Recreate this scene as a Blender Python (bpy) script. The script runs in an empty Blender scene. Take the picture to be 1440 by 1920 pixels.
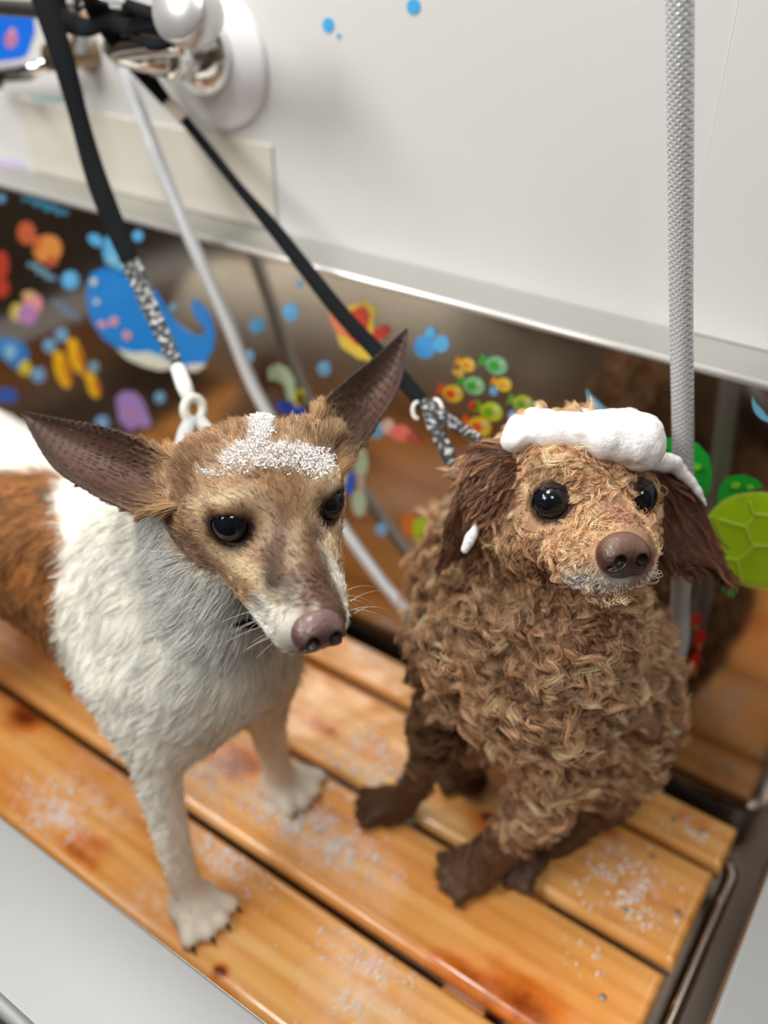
import bpy, bmesh, math, random
import numpy as np
from mathutils import Vector, Matrix, noise as mnoise

# ------------------------------------------------------------------ camera, lights, exposure
SC = bpy.context.scene
COL = SC.collection
SC.view_settings.view_transform = 'Standard'
SC.view_settings.look = 'None'
SC.view_settings.exposure = 0.0
SC.view_settings.gamma = 1.0
SC.view_settings.use_curve_mapping = False
FPX = 1700.0
TH = math.atan(1220/1700); YAW = math.radians(34.7)
CAM = np.array([0, 0, .75])
DV = np.array([-math.sin(YAW)*math.cos(TH), math.cos(YAW)*math.cos(TH), -math.sin(TH)])
RV = np.array([math.cos(YAW), math.sin(YAW), 0.0]); UV = np.cross(RV, DV)
cam_d = bpy.data.cameras.new('camera'); cam = bpy.data.objects.new('camera', cam_d); COL.objects.link(cam)
cam_d.sensor_fit = 'VERTICAL'; cam_d.sensor_height = 36; cam_d.lens = 36*FPX/1920
cam_d.clip_start = .02
cam.matrix_world = Matrix([[RV[0], UV[0], -DV[0], CAM[0]], [RV[1], UV[1], -DV[1], CAM[1]], [RV[2], UV[2], -DV[2], CAM[2]], [0, 0, 0, 1]])
cam_d.dof.use_dof = True; cam_d.dof.focus_distance = .565; cam_d.dof.aperture_fstop = 2.5
SC.camera = cam
w = bpy.data.worlds.new('world'); SC.world = w; w.use_nodes = True
w.node_tree.nodes['Background'].inputs[0].default_value = (.55, .5, .45, 1)
w.node_tree.nodes['Background'].inputs[1].default_value = .3

def area(name, loc, size, power, col, aim):
    l = bpy.data.lights.new(name, 'AREA'); l.shape = 'RECTANGLE'; l.size, l.size_y = size; l.energy = power; l.color = col
    o = bpy.data.objects.new(name, l); COL.objects.link(o); o.location = loc
    o.rotation_euler = (Vector(aim)-Vector(loc)).to_track_quat('-Z', 'Y').to_euler()
    return o
LIGHTS = [('ceiling_lamp_front', (-1.25, -1.0, 1.8), (.9, .7), 32, (1, .985, .96), (-.4, .35, .2)),  # unseen fill light added in front to brighten the dogs
          ('ceiling_lamp_key', (-.75, .35, 1.95), (.55, .55), 21, (1, .98, .945), (-.55, .35, 0)),
          ('ceiling_lamp_right', (.35, -.3, 1.95), (.5, .5), 12, (1, .98, .945), (.15, .1, 0)),
          ('ceiling_lamp_left', (-1.7, -.5, 1.95), (.5, .5), 12, (1, .98, .945), (-1.4, -.1, 0))]
for L_ in LIGHTS: area(*L_)

# ------------------------------------------------------------------ helpers
def ray(x, y): return (DV*FPX + RV*(x-720) - UV*(y-960))/FPX
def P(x, y, dep): return CAM + ray(x, y)*dep          # a point at a distance along the viewing axis
def on_z(x, y, z=0.0):
    v = ray(x, y); return CAM + v*((z-CAM[2])/v[2])
def on_y(x, y, Y):
    v = ray(x, y); return CAM + v*(Y/v[1])
def srgb(r, g, b):
    f = lambda c: (c/255/12.92 if c/255 <= .04045 else ((c/255+.055)/1.055)**2.4)
    return (f(r), f(g), f(b))
def lin(c): return np.array(srgb(*c))

def mat(name, col=(.8, .8, .8), rough=.5, metal=0.0, spec=.5, coat=0.0, bump=0, bscale=50, alpha=1, trans=0, sss=0, attr=None, emit=0):
    m = bpy.data.materials.new(name); m.use_nodes = True
    nt = m.node_tree; b = nt.nodes['Principled BSDF']
    b.inputs['Base Color'].default_value = (*col, 1); b.inputs['Roughness'].default_value = rough
    b.inputs['Metallic'].default_value = metal; b.inputs['Specular IOR Level'].default_value = spec
    b.inputs['Coat Weight'].default_value = coat; b.inputs['Coat Roughness'].default_value = .05
    b.inputs['Alpha'].default_value = alpha; b.inputs['Transmission Weight'].default_value = trans
    if sss:
        b.inputs['Subsurface Weight'].default_value = sss; b.inputs['Subsurface Radius'].default_value = (.01, .006, .004); b.inputs['Subsurface Scale'].default_value = .5
    if emit:
        b.inputs['Emission Color'].default_value = (*col, 1); b.inputs['Emission Strength'].default_value = emit
    if attr:
        a = nt.nodes.new('ShaderNodeAttribute'); a.attribute_name = attr; nt.links.new(a.outputs['Color'], b.inputs['Base Color'])
    if bump:
        n = nt.nodes.new('ShaderNodeTexNoise'); n.inputs['Scale'].default_value = bscale; n.inputs['Detail'].default_value = 4
        t = nt.nodes.new('ShaderNodeTexCoord'); nt.links.new(t.outputs['Object'], n.inputs['Vector'])
        u = nt.nodes.new('ShaderNodeBump'); u.inputs['Strength'].default_value = bump; u.inputs['Distance'].default_value = .002
        nt.links.new(n.outputs['Fac'], u.inputs['Height']); nt.links.new(u.outputs['Normal'], b.inputs['Normal'])
    return m

def link(name, me, m=None, parent=None, smooth=True):
    o = bpy.data.objects.new(name, me); COL.objects.link(o)
    if m is not None:
        for q in (m if isinstance(m, (list, tuple)) else [m]): me.materials.append(q)
    if smooth and hasattr(me, 'polygons'):
        me.polygons.foreach_set('use_smooth', [True]*len(me.polygons))
    if parent is not None:
        o.parent = parent
        if parent.type == 'EMPTY' : o.matrix_parent_inverse = Matrix.Translation(-Vector(parent.location))
        elif parent.parent is not None: o.matrix_parent_inverse = Matrix.Identity(4)
    return o
def obj(name, bm, m=None, parent=None, smooth=False):
    me = bpy.data.meshes.new(name); bm.to_mesh(me); bm.free()
    return link(name, me, m, parent, smooth)
def pymesh(name, v, f, m=None, parent=None, smooth=True):
    me = bpy.data.meshes.new(name)
    v = np.asarray(v, dtype=np.float32)
    if isinstance(f, np.ndarray):
        n = len(f); k = f.shape[1]
        me.vertices.add(len(v)); me.vertices.foreach_set('co', v.ravel())
        me.loops.add(n*k); me.loops.foreach_set('vertex_index', f.astype(np.int32).ravel())
        me.polygons.add(n); me.polygons.foreach_set('loop_start', np.arange(0, n*k, k, dtype=np.int32))
        me.update(calc_edges=True); me.validate()
    else:
        me.from_pydata([tuple(map(float, q)) for q in v], [], f); me.update()
    return link(name, me, m, parent, smooth)
def thing(name, label, cat, loc=(0, 0, 0), group=None, kind=None):
    o = bpy.data.objects.new(name, None); COL.objects.link(o); o.location = [float(q) for q in loc]; o.empty_display_size = .02
    return tag(o, label, cat, group, kind)
def tag(o, label=None, cat=None, group=None, kind=None):
    if label: o['label'] = label
    if cat: o['category'] = cat
    if group: o['group'] = group
    if kind: o['kind'] = kind
    return o
def struct(o, label=None):
    o['kind'] = 'structure'
    if label: o['label'] = label; o['category'] = o.name.split('_')[0]
    return o
def add_box(bm, lo, hi, bevel=0, seg=2):
    r = bmesh.ops.create_cube(bm, size=1)
    lo = Vector([float(q) for q in lo]); hi = Vector([float(q) for q in hi])
    for v in r['verts']: v.co = Vector(((lo[i]+hi[i])/2 + v.co[i]*(hi[i]-lo[i]) for i in range(3)))
    if bevel:
        es = list({e for v in r['verts'] for e in v.link_edges})
        bmesh.ops.bevel(bm, geom=es, offset=bevel, segments=seg, affect='EDGES', profile=.5)
def box(lo, hi, bevel=0, seg=2):
    bm = bmesh.new(); add_box(bm, lo, hi, bevel, seg); return bm
def frames(pts):
    pts = [Vector([float(c) for c in p]) for p in pts]; T = []
    for i in range(len(pts)):
        a = pts[max(i-1, 0)]; b = pts[min(i+1, len(pts)-1)]; T.append((b-a).normalized())
    n = T[0].orthogonal().normalized(); N = []
    for t in T:
        n = (n - t*n.dot(t)).normalized(); N.append(n.copy())
    return pts, T, N
def add_tube(bm, pts, rad, seg=14, cap=True, flat=1.0, closed=False, up=None):
    pts, T, N = frames(pts); rings = []
    for i, p in enumerate(pts):
        r = rad[i] if hasattr(rad, '__len__') else rad
        n = N[i]
        if up is not None:
            u = Vector([float(c) for c in up]); n = (u - T[i]*u.dot(T[i])).normalized()
        b = T[i].cross(n)
        rings.append([bm.verts.new(p + n*math.cos(2*math.pi*k/seg)*r + b*math.sin(2*math.pi*k/seg)*r*flat) for k in range(seg)])
    n_ = len(rings)
    for i in range(n_ if closed else n_-1):
        A, B = rings[i], rings[(i+1) % n_]
        for k in range(seg):
            bm.faces.new((A[k], A[(k+1) % seg], B[(k+1) % seg], B[k]))
    if cap and not closed:
        bm.faces.new(rings[0][::-1]); bm.faces.new(rings[-1])
def spline(pts, n=12):
    pts = np.array([np.asarray(p, float) for p in pts]); out = []
    q = np.vstack([2*pts[0]-pts[1], pts, 2*pts[-1]-pts[-2]])
    for i in range(1, len(q)-2):
        for t in np.linspace(0, 1, n, endpoint=False):
            a, b, c, d_ = q[i-1], q[i], q[i+1], q[i+2]
            out.append(.5*((2*b)+(-a+c)*t+(2*a-5*b+4*c-d_)*t*t+(-a+3*b-3*c+d_)*t**3))
    out.append(pts[-1]); return out
def interp(vals, n=12):
    return [float(q[0]) for q in spline([[v] for v in vals], n)]
def add_lathe(bm, prof, base, axis, seg=32):
    """prof: (radius, height) pairs turned about axis from base"""
    a = Vector([float(q) for q in axis]).normalized(); n = a.orthogonal().normalized(); b = a.cross(n); base = Vector([float(q) for q in base]); R = []
    for r, h in prof:
        R.append([bm.verts.new(base + a*h + (n*math.cos(2*math.pi*k/seg) + b*math.sin(2*math.pi*k/seg))*max(r, 1e-5)) for k in range(seg)])
    for i in range(len(R)-1):
        for k in range(seg): bm.faces.new((R[i][k], R[i][(k+1) % seg], R[i+1][(k+1) % seg], R[i+1][k]))
    bm.faces.new(R[0][::-1]); bm.faces.new(R[-1])
def add_ball(bm, c, r, sub=2, sc=(1, 1, 1)):
    q = bmesh.ops.create_icosphere(bm, subdivisions=sub, radius=1)
    for v in q['verts']: v.co = Vector([float(c[i]) + v.co[i]*r*sc[i] for i in range(3)])

# ------------------------------------------------------------------ implicit surfaces (smooth unions turned into one mesh)
class Field:
    def __init__(s, lo, hi, h):
        s.lo = np.array(lo, float); s.h = h; s.n = np.ceil((np.array(hi)-s.lo)/h).astype(int)+1
        s.F = np.full(s.n, .05, np.float32)
    def sl(s, lo, hi):
        a = np.clip(np.floor((np.array(lo)-s.lo)/s.h).astype(int), 0, s.n-1); b = np.clip(np.ceil((np.array(hi)-s.lo)/s.h).astype(int)+1, 1, s.n)
        S = tuple(slice(a[i], b[i]) for i in range(3))
        g = np.meshgrid(*[s.lo[i]+s.h*np.arange(a[i], b[i]) for i in range(3)], indexing='ij')
        return S, np.stack(g, -1).astype(np.float32)
    def put(s, d, S, k, op):
        F = s.F[S]
        if op == 'sub':
            d = -d; hh = np.maximum(k-np.abs(F-d), 0)/k; s.F[S] = np.maximum(F, d) + hh*hh*k/4
        else:
            hh = np.maximum(k-np.abs(F-d), 0)/k; s.F[S] = np.minimum(F, d) - hh*hh*k/4
    def cone(s, a, b, ra, rb, k=.02, op='add'):
        a = np.asarray(a, float); b = np.asarray(b, float); m = max(ra, rb)+k+.03
        S, X = s.sl(np.minimum(a, b)-m, np.maximum(a, b)+m)
        ab = b-a; t = np.clip(((X-a)@ab)/(ab@ab+1e-12), 0, 1)
        d = np.linalg.norm(X-a-t[..., None]*ab, axis=-1) - (ra+(rb-ra)*t)
        s.put(d, S, k, op); return s
    def path(s, pts, rs, k=.02, op='add'):
        pts = np.asarray(pts, float); rs = np.asarray(rs, float); m = rs.max()+k+.03
        S, X = s.sl(pts.min(0)-m, pts.max(0)+m); D = None
        for a, b, ra, rb in zip(pts, pts[1:], rs, rs[1:]):
            ab = b-a; t = np.clip(((X-a)@ab)/(ab@ab+1e-12), 0, 1); d = np.linalg.norm(X-a-t[..., None]*ab, axis=-1) - (ra+(rb-ra)*t)
            D = d if D is None else np.minimum(D, d)
        s.put(D, S, k, op); return s
    def ball(s, c, r, k=.02, op='add'):
        c = np.asarray(c, float); S, X = s.sl(c-r-k-.03, c+r+k+.03)
        s.put(np.linalg.norm(X-c, axis=-1)-r, S, k, op); return s
    def ell(s, c, M, rad, k=.02, op='add'):
        """ellipsoid with axes = rows of M and half sizes rad"""
        c = np.asarray(c, float); rad = np.asarray(rad, float); m = rad.max()+k+.03
        S, X = s.sl(c-m, c+m); q = (X-c)@np.asarray(M).T
        k0 = np.linalg.norm(q/rad, axis=-1); k1 = np.linalg.norm(q/(rad*rad), axis=-1)+1e-9
        s.put(k0*(k0-1)/k1, S, k, op); return s
    def lid(s, c, M, r, open_r, k=.001):
        """shell of radius r about an eye with an almond opening towards M[1]"""
        c = np.asarray(c, float); S, X = s.sl(c-r-.02, c+r+.02); q = (X-c)@np.asarray(M).T
        d = np.linalg.norm(q, axis=-1)-r
        lx, lz = q[..., 0]/open_r[0], q[..., 2]/open_r[1]
        o = (np.sqrt(lx*lx+lz*lz)-1)*min(open_r); o = np.where(q[..., 1] > 0, o, .02)
        d = np.maximum(d, -o)
        s.put(d, S, k, 'add'); return s
    def mesh(s, noise=None):
        F = s.F; n = F.shape; neg = F < 0
        c = neg[:-1, :-1, :-1].astype(np.int8)
        cnt = sum(neg[i:n[0]-1+i, j:n[1]-1+j, k:n[2]-1+k].astype(np.int8) for i in (0, 1) for j in (0, 1) for k in (0, 1))
        act = (cnt > 0) & (cnt < 8); idx = -np.ones(act.shape, np.int64); I = np.argwhere(act); idx[act] = np.arange(len(I))
        acc = np.zeros((len(I), 3)); num = np.zeros(len(I))
        corners = [(i, j, k) for i in (0, 1) for j in (0, 1) for k in (0, 1)]
        for a in corners:
            for ax in range(3):
                if a[ax]: continue
                b = list(a); b[ax] = 1
                fa = F[tuple((I+a).T)]; fb = F[tuple((I+b).T)]; m = (fa < 0) != (fb < 0)
                t = np.where(m, fa/np.where(m, fa-fb, 1), 0)
                p = np.tile(np.array(a, float), (len(I), 1)); p[:, ax] += t
                acc += p*m[:, None]; num += m
        V = s.lo + (I + acc/num[:, None])*s.h
        Q = []
        for ax in range(3):
            o1, o2 = [(1, 2), (2, 0), (0, 1)][ax]
            sl0 = [slice(None)]*3; sl1 = [slice(None)]*3; sl0[ax] = slice(0, n[ax]-1); sl1[ax] = slice(1, n[ax])
            A = neg[tuple(sl0)]; B = neg[tuple(sl1)]; E = np.argwhere(A != B)
            E = E[(E[:, o1] > 0) & (E[:, o2] > 0) & (E[:, o1] < n[o1]-1) & (E[:, o2] < n[o2]-1)]
            ins = A[tuple(E.T)]
            def at(d1, d2):
                q = E.copy(); q[:, o1] -= d1; q[:, o2] -= d2; return idx[tuple(q.T)]
            q = np.stack([at(1, 1), at(0, 1), at(0, 0), at(1, 0)], 1)
            q[~ins] = q[~ins][:, ::-1]; Q.append(q)
        return V, np.vstack(Q)
def basis(l, f_):
    """rows: left-right axis, forward axis, up axis"""
    f_ = np.asarray(f_, float); f_ = f_/np.linalg.norm(f_); l = np.asarray(l, float); l = l - f_*(l@f_); l /= np.linalg.norm(l)
    return np.array([l, f_, np.cross(l, f_)])
def vnormals(V, Q):
    n = np.cross(V[Q[:, 2]]-V[Q[:, 0]], V[Q[:, 3]]-V[Q[:, 1]]); N = np.zeros_like(V)
    for k in range(4):
        for a in range(3): N[:, a] += np.bincount(Q[:, k], n[:, a], len(V))
    return N/(np.linalg.norm(N, axis=1, keepdims=True)+1e-12)
def fnoise(X, scale, seed=0, oct=2):
    """smooth value noise on numpy points, -1..1"""
    out = np.zeros(len(X)); amp = 1; tot = 0
    for o in range(oct):
        q = X*scale + seed*17.3 + o*5.1; i = np.floor(q).astype(np.int64); t = q-i; t = t*t*(3-2*t); r = np.zeros(len(X))
        for a in (0, 1):
            for b in (0, 1):
                for c in (0, 1):
                    h = ((i[:, 0]+a)*73856093) ^ ((i[:, 1]+b)*19349663) ^ ((i[:, 2]+c)*83492791)
                    h = (h*2654435761 + (h >> 13)*97) & 0xffffff; v = h/0xffffff*2-1
                    r += v*np.where(a, t[:, 0], 1-t[:, 0])*np.where(b, t[:, 1], 1-t[:, 1])*np.where(c, t[:, 2], 1-t[:, 2])
        out += r*amp; tot += amp; amp *= .5; scale *= 2
    return out/tot
def set_col(me, name, C):
    a = me.color_attributes.new(name, 'FLOAT_COLOR', 'POINT')
    a.data.foreach_set('color', np.c_[C, np.ones(len(C))].astype(np.float32).ravel())
def sstep(a, b, x):
    t = np.clip((x-a)/(b-a), 0, 1); return t*t*(3-2*t)
def mixc(a, b, t): return a*(1-t[:, None]) + b*t[:, None]

def hair(name, pts, rad, cols, m, parent):
    """pts (n, k, 3), rad (n, k), cols (n, k, 3): real hair strands as one curves object"""
    n, k, _ = pts.shape
    hc = bpy.data.hair_curves.new(name); hc.add_curves([k]*n)
    hc.attributes['position'].data.foreach_set('vector', pts.astype(np.float32).ravel())
    r = hc.attributes.get('radius') or hc.attributes.new('radius', 'FLOAT', 'POINT')
    r.data.foreach_set('value', rad.astype(np.float32).ravel())
    a = hc.attributes.new('Col', 'FLOAT_COLOR', 'POINT')
    a.data.foreach_set('color', np.concatenate([cols, np.ones((n, k, 1))], -1).astype(np.float32).ravel())
    hc.materials.append(m)
    o = bpy.data.objects.new(name, hc); COL.objects.link(o); o.parent = parent
    o.matrix_parent_inverse = Matrix.Translation(-Vector(parent.location))
    return o
def sample(V, Q, N, n, rng, weight=None):
    """n random surface points: positions, normals"""
    c = np.linalg.norm(np.cross(V[Q[:, 2]]-V[Q[:, 0]], V[Q[:, 3]]-V[Q[:, 1]]), axis=1)/2
    if weight is not None: c = c*weight(V[Q].mean(1))
    c = np.cumsum(c); f = np.searchsorted(c, rng.random(n)*c[-1]); f = np.minimum(f, len(Q)-1)
    u = rng.random((n, 1)); v = rng.random((n, 1)); q = Q[f]
    W = [(1-u)*(1-v), u*(1-v), u*v, (1-u)*v]
    p = sum(W[i]*V[q[:, i]] for i in range(4)); nn = sum(W[i]*N[q[:, i]] for i in range(4))
    return p, nn/(np.linalg.norm(nn, axis=1, keepdims=True)+1e-9)
def nearest(A, B, chunk=2000):
    """index in B of the nearest point for each of A"""
    from mathutils.kdtree import KDTree
    t = KDTree(len(B))
    for i, b in enumerate(B): t.insert(b, i)
    t.balance()
    return np.array([t.find(a)[1] for a in A])
# ------------------------------------------------------------------ materials of the setting
def steel(name, col, rough, streak=.15, scale=(3, 60, 60), grime=None):
    m = mat(name, col, rough, 1.0); nt = m.node_tree; b = nt.nodes['Principled BSDF']
    t = nt.nodes.new('ShaderNodeTexCoord'); mp = nt.nodes.new('ShaderNodeMapping'); mp.inputs['Scale'].default_value = scale
    n = nt.nodes.new('ShaderNodeTexNoise'); n.inputs['Scale'].default_value = 6; n.inputs['Detail'].default_value = 6
    nt.links.new(t.outputs['Object'], mp.inputs[0]); nt.links.new(mp.outputs[0], n.inputs['Vector'])
    r = nt.nodes.new('ShaderNodeMapRange'); r.inputs[3].default_value = rough*(1-streak); r.inputs[4].default_value = rough*(1+streak*2)
    nt.links.new(n.outputs['Fac'], r.inputs[0]); nt.links.new(r.outputs[0], b.inputs['Roughness'])
    if grime:
        n2 = nt.nodes.new('ShaderNodeTexNoise'); n2.inputs['Scale'].default_value = 5; n2.inputs['Detail'].default_value = 5
        nt.links.new(t.outputs['Object'], n2.inputs['Vector'])
        c = nt.nodes.new('ShaderNodeValToRGB'); c.color_ramp.elements[0].position = .35; c.color_ramp.elements[1].position = .7
        c.color_ramp.elements[0].color = (*col, 1); c.color_ramp.elements[1].color = (*grime, 1)
        nt.links.new(n2.outputs['Fac'], c.inputs[0]); nt.links.new(c.outputs[0], b.inputs['Base Color'])
    return m
M_panel = steel('steel_panel', (.42, .375, .33), .13, .3, (2, 8, 30), (.35, .30, .26))
M_floor_steel = steel('basin_steel', (.38, .35, .32), .28)
M_end = steel('end_wall_steel', (.55, .47, .40), .3, .3, (1, 30, 4), (.38, .30, .24))
M_rim = mat('brushed_rim', (.30, .305, .305), .5, .25, bump=.1, bscale=30)
M_ledge = mat('ledge_steel', (.45, .44, .42), .35, .6, bump=.25, bscale=60)
M_bead = mat('bead_steel', (.75, .74, .72), .3, .6)
M_chrome = mat('chrome', (.82, .82, .83), .09, 1.0)
M_wall = mat('white_wall', (.66, .655, .64), .45, bump=.03, bscale=12)
M_wallp = mat('white_wall_strip', (.66, .658, .645), .4)
M_dark = mat('dark_room', (.10, .075, .055), .6)
M_floor = mat('dark_floor', (.07, .055, .045), .4)
M_ceil = mat('ceiling_paint', (.6, .58, .55), .7)

YB, YW, ZL = .645, .695, .443          # tub back panel, room wall behind it, height of the ledge
XL, XR = -1.19, .012                   # inner faces of the tub's ends
YF, ZR = .187, .15                     # inner face of the front wall, height of the front rim
ZB = -.07                              # tub floor (deck top is z = 0)

struct(obj('wall_back', box((-2.6, YW, -.85), (1.2, YW+.08, 2.0)), M_wall))
struct(obj('trim_1', box((-.196, YW-.0012, ZL+.0005), (1.2, YW, 2.0), .001), M_wallp))
struct(obj('wall_front', box((-2.6, -1.9, -.85), (1.2, -1.82, 2.0)), M_dark))
struct(obj('wall_left', box((-2.68, -1.9, -.85), (-2.6, YW+.08, 2.0)), M_dark))
struct(obj('wall_right', box((1.2, -1.9, -.85), (1.28, YW+.08, 2.0)), M_dark))
struct(obj('floor', box((-2.68, -1.9, -.93), (1.28, YW+.08, -.85)), M_floor))
struct(obj('ceiling', box((-2.68, -1.9, 2.0), (1.28, YW+.08, 2.08)), M_ceil))

# ------------------------------------------------------------------ the washing tub
tub = thing('washing_tub', 'long stainless steel dog washing tub with high back splash and broad pale rim', 'tub', ((XL+XR)/2, .4, -.85))
obj('back_panel', box((XL-.002, YB, ZB-.01), (XR+.12, YB+.004, ZL-.003)), M_panel, tub)
bm = bmesh.new()
add_box(bm, (XL-.1, YB-.002, ZL-.004), (XR+.14, YW-.0005, ZL), .0012)
obj('ledge', bm, M_ledge, tub)
bm = bmesh.new()
add_tube(bm, [(XL-.1, YB-.003, ZL-.003), (XR+.14, YB-.003, ZL-.003)], .0032, 10)
obj('ledge_bead', bm, M_bead, tub, True)['label'] = 'bright rolled edge of the ledge'
obj('basin_floor', box((XL, YF, ZB-.004), (XR, YB, ZB)), M_floor_steel, tub)
bm = bmesh.new(); add_box(bm, (XL-.05, YF-.004, ZB-.01), (XR, YF, ZR-.002)); obj('front_panel', bm, M_floor_steel, tub)
obj('end_panel', box((XR, YF-.08, ZB-.01), (XR+.004, YB, ZR-.002)), M_end, tub)
obj('end_panel', box((XL-.004, YF-.08, ZB-.01), (XL, YB, ZR-.002)), M_end, tub)
bm = bmesh.new()
add_box(bm, (XL-.1, YF-.086, ZR-.006), (XR+.12, YF, ZR), .0028, 3)
add_tube(bm, [(XL-.1, YF-.089, ZR-.003), (XR+.12, YF-.089, ZR-.003)], .0055, 12)
obj('front_rim', bm, M_rim, tub, True)
obj('end_rim', box((XR, YF-.002, ZR-.006), (XR+.12, YB, ZR), .0028, 3), M_rim, tub)
obj('end_rim', box((XL-.1, YF-.002, ZR-.006), (XL, YB, ZR), .0028, 3), M_rim, tub)
obj('apron', box((XL-.08, YF-.078, -.85), (XR+.1, YF-.07, ZR-.006)), M_floor_steel, tub)

# ------------------------------------------------------------------ slatted rack
def wood_mat():
    m = mat('wet_cedar', (.5, .3, .1), .25, coat=.6); nt = m.node_tree; b = nt.nodes['Principled BSDF']; N = nt.nodes.new; Lk = nt.links.new
    b.inputs['Coat Roughness'].default_value = .12
    tc = N('ShaderNodeTexCoord'); mp = N('ShaderNodeMapping'); mp.inputs['Scale'].default_value = (1.6, 14, 14)
    oi = N('ShaderNodeObjectInfo')
    ad = N('ShaderNodeVectorMath'); ad.operation = 'ADD'; Lk(tc.outputs['Object'], ad.inputs[0])
    rv = N('ShaderNodeVectorMath'); rv.operation = 'SCALE'; rv.inputs[0].default_value = (3.1, .4, .2)
    Lk(oi.outputs['Random'], rv.inputs['Scale']); Lk(rv.outputs[0], ad.inputs[1]); Lk(ad.outputs[0], mp.inputs[0])
    n1 = N('ShaderNodeTexNoise'); n1.inputs['Scale'].default_value = 1.6; n1.inputs['Detail'].default_value = 5; n1.inputs['Distortion'].default_value = .7
    Lk(mp.outputs[0], n1.inputs['Vector'])
    wv = N('ShaderNodeTexWave'); wv.wave_type = 'BANDS'; wv.bands_direction = 'Y'; wv.inputs['Scale'].default_value = 1.1; wv.inputs['Distortion'].default_value = 5; wv.inputs['Detail'].default_value = 3; wv.inputs['Detail Scale'].default_value = .8
    Lk(mp.outputs[0], wv.inputs['Vector'])
    r1 = N('ShaderNodeValToRGB'); e = r1.color_ramp.elements
    e[0].position = .25; e[0].color = (*srgb(216, 138, 62), 1); e[1].position = .75; e[1].color = (*srgb(240, 192, 124), 1)
    x = e.new(.5); x.color = (*srgb(232, 166, 90), 1)
    Lk(n1.outputs['Fac'], r1.inputs[0])
    mx = N('ShaderNodeMix'); mx.data_type = 'RGBA'; mx.blend_type = 'MULTIPLY'
    r2 = N('ShaderNodeValToRGB'); r2.color_ramp.elements[0].color = (.80, .66, .50, 1); r2.color_ramp.elements[1].color = (1, 1, 1, 1); r2.color_ramp.elements[1].position = .6
    Lk(wv.outputs['Color'], r2.inputs[0]); mx.inputs[0].default_value = .55
    Lk(r1.outputs[0], mx.inputs[6]); Lk(r2.outputs[0], mx.inputs[7])
    at = N('ShaderNodeAttribute'); at.attribute_name = 'Stain'                 # knots and soaked red stains; second channel soap film and painted glare
    n3 = N('ShaderNodeTexNoise'); n3.inputs['Scale'].default_value = 45; n3.inputs['Detail'].default_value = 4; Lk(tc.outputs['Object'], n3.inputs['Vector'])
    mu = N('ShaderNodeMath'); mu.operation = 'MULTIPLY_ADD'; Lk(n3.outputs['Fac'], mu.inputs[0]); mu.inputs[1].default_value = .8; mu.inputs[2].default_value = -.4
    s = N('ShaderNodeSeparateColor'); Lk(at.outputs['Color'], s.inputs[0])
    a2 = N('ShaderNodeMath'); a2.operation = 'ADD'; Lk(s.outputs[0], a2.inputs[0]); Lk(mu.outputs[0], a2.inputs[1])
    m3 = N('ShaderNodeMath'); m3.operation = 'MULTIPLY'; m3.use_clamp = True; Lk(a2.outputs[0], m3.inputs[0]); m3.inputs[1].default_value = 1.0
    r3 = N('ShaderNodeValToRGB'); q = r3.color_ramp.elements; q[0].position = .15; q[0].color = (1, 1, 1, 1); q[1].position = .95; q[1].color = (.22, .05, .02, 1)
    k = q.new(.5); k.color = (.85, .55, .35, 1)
    Lk(m3.outputs[0], r3.inputs[0])
    m4 = N('ShaderNodeMix'); m4.data_type = 'RGBA'; m4.blend_type = 'MULTIPLY'; m4.inputs[0].default_value = 1
    Lk(mx.outputs[2], m4.inputs[6]); Lk(r3.outputs[0], m4.inputs[7])
    n5 = N('ShaderNodeTexNoise'); n5.inputs['Scale'].default_value = 70; n5.inputs['Detail'].default_value = 6; Lk(tc.outputs['Object'], n5.inputs['Vector'])
    f1 = N('ShaderNodeMapRange'); f1.inputs[1].default_value = .38; f1.inputs[2].default_value = .68; Lk(n5.outputs['Fac'], f1.inputs[0])
    f2 = N('ShaderNodeMath'); f2.operation = 'MULTIPLY'; f2.use_clamp = True; Lk(f1.outputs[0], f2.inputs[0]); Lk(s.outputs[1], f2.inputs[1])
    m5 = N('ShaderNodeMix'); m5.data_type = 'RGBA'; m5.inputs[7].default_value = (*srgb(236, 208, 192), 1); Lk(f2.outputs[0], m5.inputs[0]); Lk(m4.outputs[2], m5.inputs[6])
    Lk(m5.outputs[2], b.inputs['Base Color'])
    # wet in patches
    n4 = N('ShaderNodeTexNoise'); n4.inputs['Scale'].default_value = 22; n4.inputs['Detail'].default_value = 4; Lk(tc.outputs['Object'], n4.inputs['Vector'])
    r4 = N('ShaderNodeMapRange'); r4.inputs[1].default_value = .42; r4.inputs[2].default_value = .6; r4.inputs[3].default_value = .12; r4.inputs[4].default_value = .5
    Lk(n4.outputs['Fac'], r4.inputs[0]); Lk(r4.outputs[0], b.inputs['Roughness'])
    bu = N('ShaderNodeBump'); bu.inputs['Strength'].default_value = .35; bu.inputs['Distance'].default_value = .0015
    Lk(n4.outputs['Fac'], bu.inputs['Height']); Lk(bu.outputs[0], b.inputs['Normal']); Lk(bu.outputs[0], b.inputs['Coat Normal'])
    return m
M_wood = wood_mat()
M_screw = mat('screw_zinc', (.35, .36, .33), .4, .9)
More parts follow.
